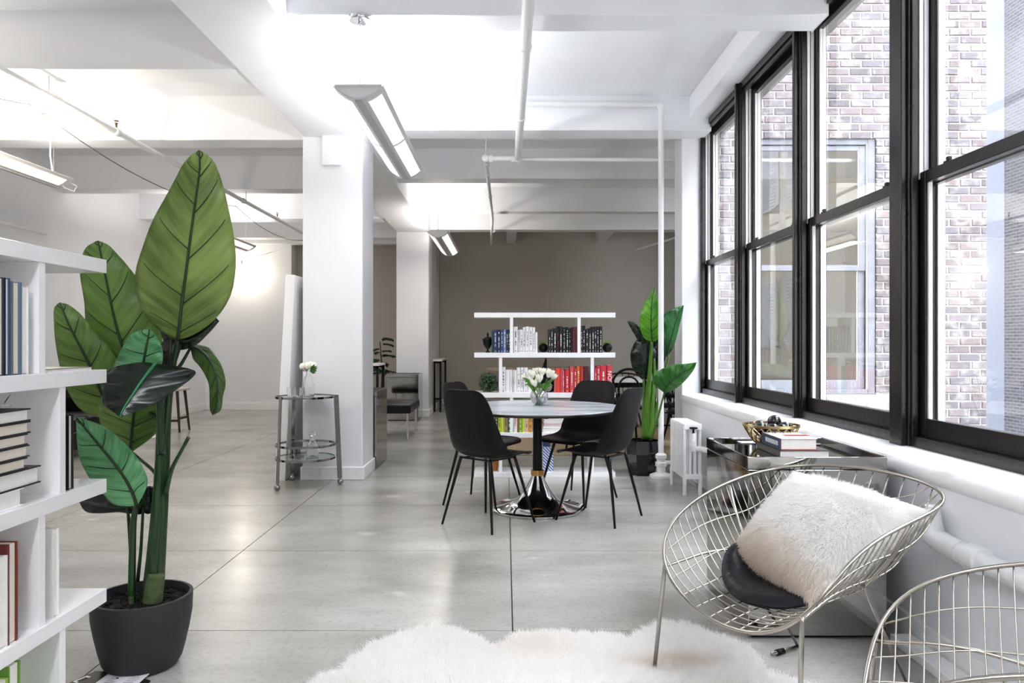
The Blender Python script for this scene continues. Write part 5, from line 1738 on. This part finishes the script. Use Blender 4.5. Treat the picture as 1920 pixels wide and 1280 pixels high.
leaf(bp_, [((374, 282),), ((374, 289), (357, 292), (388, 290)), ((375, 304), (342, 310), (401, 303)), ((374, 325), (330, 333), (408, 318)), ((370, 355), (311, 368), (419, 350)), ((364, 400), (287, 412), (430, 398)), ((357, 450), (268, 462), (439, 447)), ((350, 505), (253, 518), (442, 500)), ((343, 555), (263, 575), (432, 555)), ((338, 600), (293, 614), (402, 600)), ((335, 625), (318, 630), (360, 629)), ((334, 636),)],
     (2.74, 2.87), LF_OLIVE, fold=.10, tilt=-.02, bow=.03, nv=6, seed=1, label='largest upright olive green leaf')
leaf(bp_, [((184, 451),), ((186, 458), (163, 462), (204, 460)), ((190, 478), (154, 482), (220, 476)), ((196, 505), (150, 512), (241, 500)), ((206, 555), (158, 566), (271, 540)), ((217, 605), (163, 620), (292, 585)), ((233, 660), (186, 672), (305, 640)), ((248, 715), (214, 722), (292, 700)), ((262, 775),)],
     (2.98, 3.06), LF_GREEN, fold=.10, tilt=.05, bow=.03, nv=5, seed=2)
leaf(bp_, [((112, 567),), ((115, 573), (102, 577), (130, 572)), ((122, 590), (101, 600), (148, 586)), ((133, 615), (103, 632), (165, 605)), ((150, 648), (109, 672), (194, 638)), ((168, 683), (118, 706), (218, 672)), ((186, 725), (132, 742), (232, 712)), ((202, 760), (158, 772), (228, 756)), ((218, 790),)],
     (2.94, 3.03), LF_GREEN, fold=.12, tilt=.05, bow=.04, nv=4, seed=3)
leaf(bp_, [((281, 615),), ((279, 629), (247, 626), (297, 636)), ((275, 650), (226, 658), (305, 658)), ((270, 678), (214, 690), (303, 684)), ((266, 705), (225, 712), (292, 710)), ((262, 728),)],
     (2.78, 2.84), LF_TEAL, fold=.08, tilt=-.05, bow=.02, nv=3, seed=4, label='small upright bluish green leaf')
leaf(bp_, [((226, 782),), ((229, 772), (208, 769), (252, 772)), ((237, 758), (194, 757), (288, 757)), ((249, 740), (191, 730), (330, 731)), ((263, 719), (192, 708), (366, 702)), ((277, 700), (212, 689), (355, 691)), ((287, 687), (262, 679), (312, 684)), ((292, 682),)],
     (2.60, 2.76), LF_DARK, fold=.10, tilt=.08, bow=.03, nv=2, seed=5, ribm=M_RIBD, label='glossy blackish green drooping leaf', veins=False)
leaf(bp_, [((262, 690),), ((258, 712), (218, 716), (302, 712)), ((255, 742), (190, 744), (313, 742)), ((251, 775), (185, 776), (314, 772)), ((248, 805), (195, 806), (303, 800)), ((246, 828), (224, 826), (277, 826)), ((245, 848),)],
     (2.95, 2.99), LF_GREEN, fold=.10, tilt=.03, bow=.02, nv=4, seed=6)
leaf(bp_, [((143, 781),), ((150, 790), (143, 800), (166, 788)), ((170, 814), (146, 842), (200, 802)), ((193, 842), (152, 866), (231, 828)), ((217, 871), (168, 896), (260, 861)), ((237, 900), (190, 920), (277, 899)), ((250, 926), (214, 946), (271, 922)), ((257, 948),)],
     (2.68, 2.79), LF_TEAL, fold=.10, tilt=.03, bow=.03, nv=4, seed=7, label='pale bluish green leaf pointing to the upper left')
leaf(bp_, [((146, 935),), ((168, 944), (160, 958), (176, 926)), ((200, 950), (186, 962), (210, 922)), ((235, 950), (222, 960), (240, 915)), ((270, 942), (270, 962), (262, 908)), ((292, 925),)],
     (2.86, 2.90), LF_DARK, fold=.2, tilt=.1, nv=2, seed=8, veins=False)
leaf(bp_, [((250, 935),), ((268, 940), (262, 955), (264, 915)), ((285, 945), (282, 962), (286, 912)), ((298, 930),)],
     (2.90, 2.92), LF_DARK, fold=.1, nv=2, seed=9, veins=False)
leaf(bp_, [((411, 602),), ((395, 614), (392, 624), (398, 590)), ((370, 632), (368, 646), (374, 585)), ((345, 640), (340, 656), (350, 590)), ((318, 632), (312, 648), (322, 596)), ((298, 610),)],
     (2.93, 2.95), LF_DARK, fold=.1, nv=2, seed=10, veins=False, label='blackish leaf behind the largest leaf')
leaf(bp_, [((312, 694),), ((316, 682), (302, 688), (328, 684)), ((320, 662), (300, 668), (336, 664)), ((322, 640), (304, 642), (340, 642)), ((326, 625),)],
     (2.92, 2.94), mat('leaf_brownish', '#241a18', .4), fold=.1, nv=2, seed=11, veins=False)
leaf(bp_, [((399, 778),), ((405, 764), (394, 768), (414, 768)), ((408, 740), (393, 748), (418, 742)), ((408, 715), (392, 722), (423, 718)), ((402, 692), (385, 704), (417, 690)), ((391, 672), (374, 686), (405, 668)), ((376, 657), (363, 674), (392, 652)), ((360, 649), (358, 656), (366, 645))],
     (2.93, 2.97), m_leaf('leaf_deep', '#1f3716', '#4c6b2a', .4, trans=.15), fold=.25, tilt=.1, nv=5, seed=12, label='narrow leaf arching down at the right')

# ------------- the plant by the riser pipe
fcx, fcy = 1.276, 6.955
fp = thing('banana_plant', 'glossy banana leaf plant in a black faceted pot between shelf and riser pipe', 'plant', (fcx, fcy, 0))
pr = MB().lathe([(.115, 0), (.15, .10), (.17, .20), (.155, .318), (.145, .318), (.14, .28)], 9, (fcx, fcy, 0), cap1=False)
obj('pot', pr, mat('gloss_black_pot', '#0c0c0f', .08, coat=.5), fp)
obj('soil', MB().lathe([(.143, .285), (.001, .29)], 18, (fcx, fcy, 0), cap0=False), M_SOIL, fp)
M_FST = mat('fresh_stem', '#4d7a24', .4, var=.35, vscale=9, stretch=(8, 8, .7))
fst = lambda pts, rad: stem([(x, y, z) for x, y, z in pts], rad, M_FST, 'stem', fp, 10)
fst([(1213, 822, 6.95), (1214, 760, 6.94), (1218, 700, 6.92), (1222, 640, 6.88)], [.034, .03, .02, .012])
fst([(1207, 822, 6.96), (1208, 760, 6.96), (1207, 710, 6.98)], [.026, .02, .010])
fst([(1219, 822, 6.93), (1224, 750, 6.93), (1227, 690, 6.95), (1226, 660, 6.98)], [.024, .02, .014, .008])
fst([(1221, 824, 6.88), (1234, 780, 6.70), (1246, 734, 6.58)], [.013, .010, .007])
fst([(1216, 824, 6.97), (1230, 770, 6.98), (1246, 700, 6.96), (1254, 667, 6.93)], [.018, .014, .010, .008])
leaf(fp, [((1228, 538),), ((1225, 548), (1217, 556), (1229, 550)), ((1222, 566), (1207, 572), (1233, 566)), ((1221, 590), (1200, 594), (1235, 590)), ((1221, 612), (1200, 614), (1236, 614)), ((1222, 630), (1208, 634), (1233, 636)), ((1223, 641),)],
     (6.84, 6.88), LF_BRIGHT, fold=.15, tilt=-.1, nv=6, seed=21, label='bright green upright leaf')
leaf(fp, [((1282, 572),), ((1275, 582), (1264, 578), (1279, 590)), ((1266, 606), (1244, 592), (1275, 606)), ((1259, 632), (1241, 622), (1268, 634)), ((1253, 655), (1244, 652), (1260, 656)), ((1250, 668),)],
     (6.94, 6.95), m_leaf('leaf_far_green', '#0f3a18', '#2f7a34', .3, trans=.15), fold=.15, tilt=.1, nv=5, seed=22)
leaf(fp, [((1306, 679),), ((1292, 692), (1284, 682), (1300, 694)), ((1276, 702), (1264, 683), (1284, 714)), ((1262, 712), (1240, 692), (1270, 726)), ((1252, 722), (1226, 706), (1258, 733)), ((1246, 730), (1224, 718), (1250, 736)), ((1245, 736),)],
     (6.42, 6.58), m_leaf('leaf_far_mid', '#17521b', '#4a9a34', .28, trans=.2), fold=.18, tilt=.1, nv=6, seed=23)
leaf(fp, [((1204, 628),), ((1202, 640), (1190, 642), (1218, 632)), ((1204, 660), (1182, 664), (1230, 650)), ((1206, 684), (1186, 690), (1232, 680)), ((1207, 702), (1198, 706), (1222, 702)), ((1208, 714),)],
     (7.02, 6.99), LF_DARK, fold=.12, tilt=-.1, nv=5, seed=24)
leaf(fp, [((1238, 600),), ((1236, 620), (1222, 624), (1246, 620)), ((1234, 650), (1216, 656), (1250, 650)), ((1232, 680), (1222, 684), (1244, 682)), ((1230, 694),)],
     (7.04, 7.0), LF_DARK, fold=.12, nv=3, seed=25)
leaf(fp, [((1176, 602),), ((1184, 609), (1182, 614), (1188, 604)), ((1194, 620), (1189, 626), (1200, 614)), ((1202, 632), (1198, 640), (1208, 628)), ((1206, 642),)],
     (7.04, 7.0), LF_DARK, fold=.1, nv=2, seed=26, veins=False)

# ---------------------------------------------------------------- bar cart
ccx, ccy = -1.715, 6.40
M_CHROMED = mat('chrome_reflecting_dark', '#8c8b8d', .08, metal=1)  # chrome with its dark reflections put into the metal colour
t = thing('bar_cart', 'round chrome bar cart with glass shelves in front of the white column', 'cart', (ccx, ccy, 0))
RC = .243


def hoop(z, r_, h, w=.010):
    m_ = MB(); P = []
    for k in range(60):
        a = 2 * PI * k / 60; c_, s_ = math.cos(a), math.sin(a)
        P += [(ccx + r_ * c_, ccy + r_ * s_, z), (ccx + (r_ + w) * c_, ccy + (r_ + w) * s_, z), (ccx + (r_ + w) * c_, ccy + (r_ + w) * s_, z + h), (ccx + r_ * c_, ccy + r_ * s_, z + h), (ccx + r_ * c_, ccy + r_ * s_, z)]
    return m_.grid(P, 60, 5, closed_u=True)


for z in (.752, .345, .232):
    obj('hoop', hoop(z, RC, .018), M_CHROMED, t, smooth=True)
for z in (.757, .238):
    obj('glass_shelf', MB().lathe([(RC, 0), (RC, .006)], 48, (ccx, ccy, z)), mat('shelf_glass', '#dfeee8', .02, trans=.75, ior=1.2), t)
for a, w_ in ((math.radians(234), .034), (math.radians(8), .042), (math.radians(128), .030)):
    c_, s_ = math.cos(a), math.sin(a)
    top = Vector((ccx + (RC + .014) * c_, ccy + (RC + .014) * s_, .775)); bot = Vector((ccx + (RC + .045) * c_, ccy + (RC + .045) * s_, .055))
    dirn = (bot - top).normalized(); nrm2 = Vector((c_, s_, 0)) if w_ < .04 else Vector((0, -1, 0)); side = dirn.cross(nrm2).normalized()
    obj('leg', MB().obox((top + bot) / 2, dirn * (bot - top).length / 2, side * w_ / 2, nrm2 * .004), M_CHROMED, t, bevel=.001)
    cs = MB().ball((bot.x + .004 * c_, bot.y + .004 * s_, .026), .026, 16, 10)
    cs.tube([(bot.x, bot.y, .045), (bot.x, bot.y, .062)], .008, 8)
    obj('caster', cs, M_CHROMED, t, smooth=True)
zt = .765
M_CRYS = mat('crystal', '#ffffff', .01, trans=1.0, ior=1.22)
for k, (dx, dy) in enumerate([(-.11, -.07), (-.07, .0), (-.035, -.08), (.0, .03), (-.12, .03)]):
    gx, gy = ccx + dx, ccy + dy
    t = thing('drinking_glass', 'short clear tumbler on the top of the bar cart, %s of the group' % ['front left', 'middle', 'front right', 'rear right', 'rear left'][k], 'glass', (gx, gy, zt), 0, 'tumblers on the bar cart top')
    obj('glass_body', MB().lathe([(.022, 0), (.024, .002), (.028, .075), (.0255, .075), (.022, .010), (.001, .010)], 20, (gx, gy, zt), cap1=False), M_CRYS, t, smooth=True)
dx, dy = ccx + .03, ccy - .02
t = thing('flower_decanter', 'ribbed glass decanter holding white roses on the bar cart', 'vase', (dx, dy, zt))
obj('glass_body', MB().lathe([(.044, 0), (.050, .004), (.052, .09), (.050, .135), (.036, .165), (.022, .178), (.020, .215), (.026, .222), (.023, .222), (.017, .212), (.018, .18), (.033, .160), (.046, .13), (.047, .012), (.001, .01)], 16, (dx, dy, zt), cap1=False), M_CRYS, t, smooth=False)
for k, (ox, oy, oz, r_) in enumerate([(-.045, 0, .255, .036), (.0, -.02, .262, .038), (.042, .01, .258, .04), (.01, .03, .27, .034), (-.03, .02, .235, .03)]):
    m_ = MB(); rr = random.Random(k)
    for q in range(16):
        a = rr.uniform(0, 6.28); el = rr.uniform(-.3, 1.2); d = Vector((math.cos(a) * math.cos(el), math.sin(a) * math.cos(el), math.sin(el)))
        c0 = Vector((dx + ox, dy + oy, zt + oz)) + d * r_ * .55; s_ = d.orthogonal().normalized(); w_ = d.cross(s_)
        P = []
        for i in range(4):
            for j in range(4):
                uu, vv = (i - 1.5) / 1.5, (j - 1.5) / 1.5
                P.append(c0 + s_ * uu * r_ * .55 + w_ * vv * r_ * .55 + d * r_ * .35 * (1 - .6 * (uu * uu + vv * vv)))
        m_.grid(P, 4, 4)
    obj('rose', m_, M_TUL, t, smooth=True)
lm = MB()
for k in range(5):
    a = -.6 + k * .35; p0 = Vector((dx + .02, dy - .03, zt + .215)); tip = p0 + Vector((.07 * math.cos(a), -.02, .06 * math.sin(a) + .02)); w_ = Vector((-(tip - p0).z, 0, (tip - p0).x)).normalized() * .014
    lm.add([p0, p0.lerp(tip, .5) + w_, tip, p0.lerp(tip, .5) - w_], [(0, 1, 2, 3)])
obj('rose_leaves', lm, mat('rose_leaf', '#2f5c1e', .4), t, solid=.001)['kind'] = 'stuff'
zb = .244
dx, dy = ccx + .06, ccy + .0
t = thing('decanter', 'clear stoppered glass decanter on the lower shelf of the bar cart', 'decanter', (dx, dy, zb))
obj('glass_body', MB().lathe([(.052, 0), (.055, .004), (.055, .085), (.045, .10), (.02, .125), (.016, .165), (.024, .175), (.020, .175), (.012, .165), (.04, .095), (.05, .08), (.05, .012), (.001, .01)], 24, (dx, dy, zb), cap1=False), M_CRYS, t, smooth=True)
obj('stopper', MB().lathe([(.012, .165), (.014, .18), (.034, .195), (.036, .21), (.02, .222)], 16, (dx, dy, zb)), M_CRYS, t, smooth=True)
for k, (ox, oy) in enumerate([(-.10, -.03), (-.04, -.09), (-.05, .02)]):
    gx, gy = ccx + ox, ccy + oy
    t = thing('drinking_glass', 'clear glass tumbler on the lower shelf of the bar cart, %s' % ['left', 'front', 'rear'][k], 'glass', (gx, gy, zb), 0, 'tumblers on the lower cart shelf')
    obj('glass_body', MB().lathe([(.032, 0), (.034, .002), (.037, .085), (.034, .085), (.031, .012), (.001, .012)], 20, (gx, gy, zb), cap1=False), M_CRYS, t, smooth=True)

# leaning panel
t = thing('leaning_panel', 'tall narrow white panel leaning against the left side of the column', 'panel', (-2.06, 6.72, 0))
m_ = MB(); y0, y1 = 6.62, 7.35
xb0, xb1, xt0, xt1, H_ = -2.045, -1.955, -1.952, -1.868, 1.83
m_.add([(xb0, y0, 0), (xb1, y0, 0), (xb1, y1, 0), (xb0, y1, 0), (xt0, y0, H_), (xt1, y0, H_ - .006), (xt1, y1, H_ - .006), (xt0, y1, H_)], [(3, 2, 1, 0), (4, 5, 6, 7), (0, 1, 5, 4), (1, 2, 6, 5), (2, 3, 7, 6), (3, 0, 4, 7)])
obj('panel_slab', m_, M_TRIM, t, bevel=.004)

# ---------------------------------------------------------------- things behind the columns
t = thing('leather_bench', 'low black leather bench on chrome legs between the two steel cubes', 'bench', (-1.58, 9.85, 0))
obj('seat', MB().box(-2.0, -1.19, 9.35, 10.35, .335, .445), M_LEATHER, t, bevel=.02, seg=3, smooth=True)
st_ = MB()
for k in range(1, 4): st_.box(-2.0, -1.19, 9.35 + k * .25 - .002, 9.35 + k * .25 + .002, .444, .4475)
obj('seam', st_, M_BLACK, t)
for x in (-1.93, -1.235):
    for y in (9.42, 10.28):
        obj('leg', MB().tube([(x, y, 0), (x, y, .34)], .014, 10), M_CHROME, t, smooth=True)


def bar_frame(label, x0, x1, y0, y1, h):
    t = thing('bar_stand', label, 'stand', ((x0 + x1) / 2, (y0 + y1) / 2, 0))
    w = .035
    for x in (x0, x1 - w):
        for y in (y0, y1 - w):
            obj('leg', MB().box(x, x + w, y, y + w, 0, h - .03), M_BLKMETAL, t)
    obj('top', MB().box(x0 - .01, x1 + .01, y0 - .01, y1 + .01, h - .03, h), M_TRIM, t)
    m_ = MB()
    m_.box(x0, x1, y0, y0 + w, h - .07, h - .03); m_.box(x0, x1, y1 - w, y1, h - .07, h - .03)
    obj('apron', m_, M_BLKMETAL, t)
    m_ = MB(); m_.box(x0, x1, y0, y0 + .02, .22, .25); m_.box(x0, x0 + .02, y0, y1, .14, .17)
    obj('footrest', m_, M_BLKMETAL, t)


bar_frame('tall black framed stand beside the second column by the far wall', -1.275, -1.135, 13.2, 14.3, .93)
bar_frame('tall black framed stand seen between the two columns', -2.55, -1.96, 11.5, 12.1, .90)

# fiddle leaf plant
gx, gy = -2.2, 13.2
t = thing('fiddle_leaf_plant', 'dark fiddle leaf plant behind the second column', 'plant', (gx, gy, 0))
obj('pot', MB().lathe([(.13, 0), (.17, .28), (.16, .28), (.15, .25)], 20, (gx, gy, 0), cap1=False), M_TRIM, t, smooth=True)
obj('trunk', MB().tube([(gx, gy, .2), (gx + .02, gy, .7), (gx - .02, gy, 1.25)], [.018, .014, .008], 8), M_WOODD, t, smooth=True)
rr = random.Random(12); mfl = m_leaf('fiddle_leaf', '#12301a', '#2b5a2a', .35, trans=.08)
for k in range(22):
    h = rr.uniform(.65, 1.3); a = k * 2.4; L_ = rr.uniform(.16, .24)
    d = Vector((math.cos(a), math.sin(a), rr.uniform(-.2, .5))).normalized(); s_ = d.cross(Vector((0, 0, 1))).normalized(); up = s_.cross(d)
    p0 = Vector((gx, gy, h)) + d * .04; P = []; UV = []
    for i in range(7):
        f = i / 6; w_ = .075 * (math.sin(PI * min(1, .08 + f * .9)) ** .8) * (1 - .3 * math.sin(f * PI))
        if f > .55: w_ *= 1.25
        for j in (-1, -.5, 0, .5, 1):
            P.append(p0 + d * L_ * f + s_ * w_ * j + up * (.03 * abs(j) - .06 * f * f)); UV.append((j, f))
    obj('leaf', MB().grid(P, 7, 5), mfl, t, smooth='all', uv=UV)

# left bay: wooden stool, outlet boxes, sofa
sx_, sy_ = -4.62, 10.35
t = thing('wooden_stool', 'dark wooden bar stool with a pale seat by the left wall behind the plant', 'stool', (sx_, sy_, 0))
obj('seat', MB().box(sx_ - .20, sx_ + .18, sy_ - .18, sy_ + .18, .565, .60), mat('pale_seat', '#c9bfb4', .5), t, bevel=.012, smooth=True)
for ax_ in (-1, 1):
    for ay in (-1, 1):
        obj('leg', MB().tube([(sx_ + ax_ * .12, sy_ + ay * .12, .565), (sx_ + ax_ * .17, sy_ + ay * .16, 0)], [.022, .015], 8), M_WOODD, t, smooth=True)
for ax_ in (-1, 1):
    obj('stretcher', MB().beam((sx_ + ax_ * .155, sy_ - .15, .19), (sx_ + ax_ * .155, sy_ + .15, .19), .02, .03), M_WOODD, t)
obj('stretcher', MB().beam((sx_ - .15, sy_ - .15, .16), (sx_ + .15, sy_ - .15, .16), .02, .03), M_WOODD, t)
for k, (yy_, zz_) in enumerate([(12.05, .66), (12.35, .66), (12.25, .48)]):
    t = thing('wall_outlet', 'small white electrical box on the left wall, %s one' % ['nearer upper', 'farther upper', 'lower'][k], 'outlet', (XL, yy_, zz_), 0, 'electrical boxes on the left wall')
    obj('box_body', MB().box(XL, XL + .05, yy_ - .045, yy_ + .045, zz_ - .05, zz_ + .05), M_TRIM, t, bevel=.006)
    obj('socket_face', MB().box(XL + .05, XL + .054, yy_ - .03, yy_ + .03, zz_ - .035, zz_ + .035), M_JAMB, t)
o = obj('white_pad', MB().lathe([(.24, 0), (.25, .008), (.24, .014)], 30, (-4.72, 9.7, 0)), M_TRIM, smooth=True)
tag(o, 'flat round white pad on the floor beside the wooden stool', 'mat')
t = thing('sofa', 'low black sofa along the left wall behind the leaves of the large plant', 'sofa', (-4.9, 7.9, 0))
obj('base', MB().box(-5.45, -4.55, 7.3, 9.0, .08, .28), M_LEATHER, t, bevel=.02, smooth=True)
for k in range(2):
    obj('seat_cushion', MB().box(-5.25, -4.56, 7.46 + k * .70, 8.15 + k * .70, .28, .42), M_LEATHER, t, bevel=.03, seg=3, smooth=True)
obj('backrest', MB().box(-5.46, -5.22, 7.3, 9.0, .28, .70), M_LEATHER, t, bevel=.04, seg=3, smooth=True)
for y in (7.3, 8.84):
    obj('armrest', MB().box(-5.45, -4.55, y, y + .16, .26, .58), M_LEATHER, t, bevel=.04, seg=3, smooth=True)
for x in (-5.35, -4.65):
    for y in (7.4, 8.9):
        obj('foot', MB().tube([(x, y, 0), (x, y, .09)], .02, 8), M_BLKMETAL, t)

# ---------------------------------------------------------------- dining corner behind the shelf
t = thing('jute_rug', 'flat beige jute rug on the floor behind the bookshelf', 'rug', (1.6, 9.7, 0))
obj('weave', MB().box(-.35, 3.6, 8.1, 11.4, 0, .012), mat('jute', '#b09a7c', .95, bump=1, bscale=120, var=.35, vscale=50), t, bevel=.004)
dtx0, dtx1, dty0, dty1, dth = 1.30, 3.2, 9.6, 10.6, .745
t = thing('dining_table', 'long table with a white top and dark legs behind the far plant', 'table', ((dtx0 + dtx1) / 2, 10.1, 0))
obj('tabletop', MB().box(dtx0, dtx1, dty0, dty1, dth - .035, dth), M_TRIM, t, bevel=.005)
obj('apron', MB().box(dtx0 + .05, dtx1 - .05, dty0 + .05, dty1 - .05, dth - .10, dth - .036), M_BLKMETAL, t)
for x in (dtx0 + .1, dtx1 - .1):
    for y in (dty0 + .1, dty1 - .1):
        obj('leg', MB().tube([(x, y, 0), (x, y, dth - .04)], [.025, .035], 10), M_BLKMETAL, t, smooth=True)
t = thing('side_table', 'light wooden bench table standing along the grey back wall', 'table', (.4, 14.0, 0))
obj('tabletop', MB().box(-.38, 1.6, 13.7, 14.3, .70, .77), mat('light_wood', '#b5a48e', .6, var=.2, vscale=6), t, bevel=.006)
for x in (-.3, 1.52):
    for y in (13.78, 14.22):
        obj('leg', MB().box(x - .03, x + .03, y - .03, y + .03, 0, .70), mat('light_wood', '#b5a48e'), t)


def windsor(label, loc, rz, group, arm=True):
    t = thing('spindle_chair', label, 'chair', loc, rz, group)
    obj('seat', MB().lathe([(.20, 0), (.225, .01), (.225, .03), (.20, .038)], 24, (0, 0, .43), sy=.95), M_BLACK, t, world=False, smooth=True)
    for sx in (-1, 1):
        for sy in (-1, 1):
            obj('leg', MB().tube([(sx * .13, sy * .13, .43), (sx * .21, sy * .21, 0)], [.013, .011], 8), M_BLACK, t, world=False, smooth=True)
    arc = [(.235 * math.cos(a), -.235 * math.sin(a) * .95 - .02, .72 + .05 * math.sin(a)) for a in [PI * k / 16 for k in range(17)]]
    obj('back_rail', MB().tube(arc, .013, 8), M_BLACK, t, world=False, smooth=True)
    for k in range(2, 15, 2):
        a = PI * k / 16
        obj('spindle', MB().tube([(.19 * math.cos(a), -.185 * math.sin(a), .46), arc[k]], .006, 6), M_BLACK, t, world=False, smooth=True)
    obj('stretcher', MB().beam((-.17, 0, .2), (.17, 0, .2), .018, .018), M_BLACK, t, world=False)
    return t


def bentwood(label, loc, rz, group):
    t = thing('bentwood_chair', label, 'chair', loc, rz, group)
    obj('seat', MB().lathe([(.19, 0), (.205, .008), (.205, .026), (.19, .03)], 28, (0, 0, .44)), M_BLACK, t, world=False, smooth=True)
    hoop_ = [(-.19, -.17, .45)] + [(.20 * math.cos(a), -.20, .72 + .20 * math.sin(a)) for a in [PI - PI * k / 12 for k in range(13)]] + [(.19, -.17, .45)]
    obj('back_hoop', MB().tube(hoop_, .015, 8), M_BLACK, t, world=False, smooth=True)
    inner = [(-.11, -.175, .46)] + [(.12 * math.cos(a), -.195, .70 + .13 * math.sin(a)) for a in [PI - PI * k / 10 for k in range(11)]] + [(.11, -.175, .46)]
    obj('inner_loop', MB().tube(inner, .012, 8), M_BLACK, t, world=False, smooth=True)
    for sx in (-1, 1):
        obj('leg', MB().tube([(sx * .18, -.16, .45), (sx * .21, -.24, 0)], [.015, .012], 8), M_BLACK, t, world=False, smooth=True)
        obj('leg', MB().tube([(sx * .14, .14, .45), (sx * .18, .19, 0)], [.015, .012], 8), M_BLACK, t, world=False, smooth=True)
    obj('ring_brace', MB().tube([(.15 * math.cos(2 * PI * k / 20), .15 * math.sin(2 * PI * k / 20), .24) for k in range(20)], .008, 6, closed=True), M_BLACK, t, world=False, smooth=True)
    return t


GD = 'black chairs of the dining corner'
bw = bentwood('black bentwood chair whose looped back shows above the red books', (.93, 8.35, 0), .5, GD)
dup(bw, (1.42, 8.85, 0), .05, 'black bentwood chair whose round hoop shows right of the red books', GD)
ws = windsor('black spindle back chair at the near side of the white topped table', (1.95, 9.25, 0), .1, GD)
dup(ws, (1.75, 10.95, 0), PI, 'black spindle back chair beyond the white topped table at its left', GD)
dup(ws, (2.5, 10.95, 0), PI + .1, 'black spindle back chair beyond the white topped table at its right', GD)
dup(ws, (2.02, 8.35, 0), -1.3, 'black spindle back chair seen between riser pipe and window pier', GD)

# ---------------------------------------------------------------- magazines on the floor at the lower left
t = thing('magazine', 'black magazine with a white barcode sticker on the floor by the plant pot', 'magazine', (-1.5, 2.6, 0), 0)
q = lambda x, y, h: Vector(((x - PX0) * (CAMH - h) / (y - PY0), FPX * (CAMH - h) / (y - PY0), h))


def sheet(nm, pts, h, th, mt, parent):
    a = [q(x, y, h) for x, y in pts]; b_ = [Vector((p.x, p.y, p.z - th)) for p in a]
    m_ = MB().add(b_ + a, [(3, 2, 1, 0), (4, 5, 6, 7), (0, 1, 5, 4), (1, 2, 6, 5), (2, 3, 7, 6), (3, 0, 4, 7)])
    return obj(nm, m_, mt, parent)


sheet('cover', [(120, 1284), (180, 1257), (268, 1262), (290, 1310)][::-1], .012, .011, mat('magazine_black', '#121212', .4), t)
sk = sheet('barcode_sticker', [(137, 1277), (163, 1266), (171, 1268), (143, 1280)][::-1], .0128, .0006, M_TRIM, t)
bars = MB(); rr = random.Random(3)
for k in range(14):
    f = .15 + .7 * k / 14
    a = q(140 + 26 * f, 1277.5 - 10.5 * f, .0132); b_ = q(144.5 + 26 * f, 1279 - 10.5 * f, .0132)
    bars.beam(a, b_, .0012 * rr.choice((1, 2)), .0004)
obj('barcode_marks', bars, M_INKB, sk)['kind'] = 'stuff'
t = thing('leaflet', 'white printed leaflet lying on the black magazine by the plant pot', 'paper', (-1.4, 2.62, .012), 0)
sheet('paper', [(165, 1290), (209, 1258.5), (280, 1262.5), (247, 1292)][::-1], .0155, .0012, mat('leaflet_paper', '#e6e2ea', .5), t)
tx = MB()
for k in range(9):
    y = 1266 + k * 2.2
    x0_ = 214 - k * 3.2; L_ = rr.uniform(10, 22)
    for (xx, ll) in ((x0_, L_), (x0_ + 36, rr.uniform(12, 20))):
        a = q(xx, y, .0158); b_ = q(xx + ll, y + .6, .0158); tx.beam(a, b_, .0016, .0003)
obj('printed_lines', tx, M_INKB, t)['kind'] = 'stuff'
dt = q(220, 1271, .0158)
obj('printed_dot', MB().lathe([(.006, 0), (.006, .0004)], 16, tuple(dt)), M_INKB, t)
t = thing('magazine', 'small dark booklet corner sticking out right of the white leaflet', 'magazine', (-1.33, 2.6, 0), 0)
sheet('cover', [(238, 1290), (264, 1270), (282, 1275), (262, 1296)][::-1], .006, .005, mat('magazine_black', '#121212'), t)
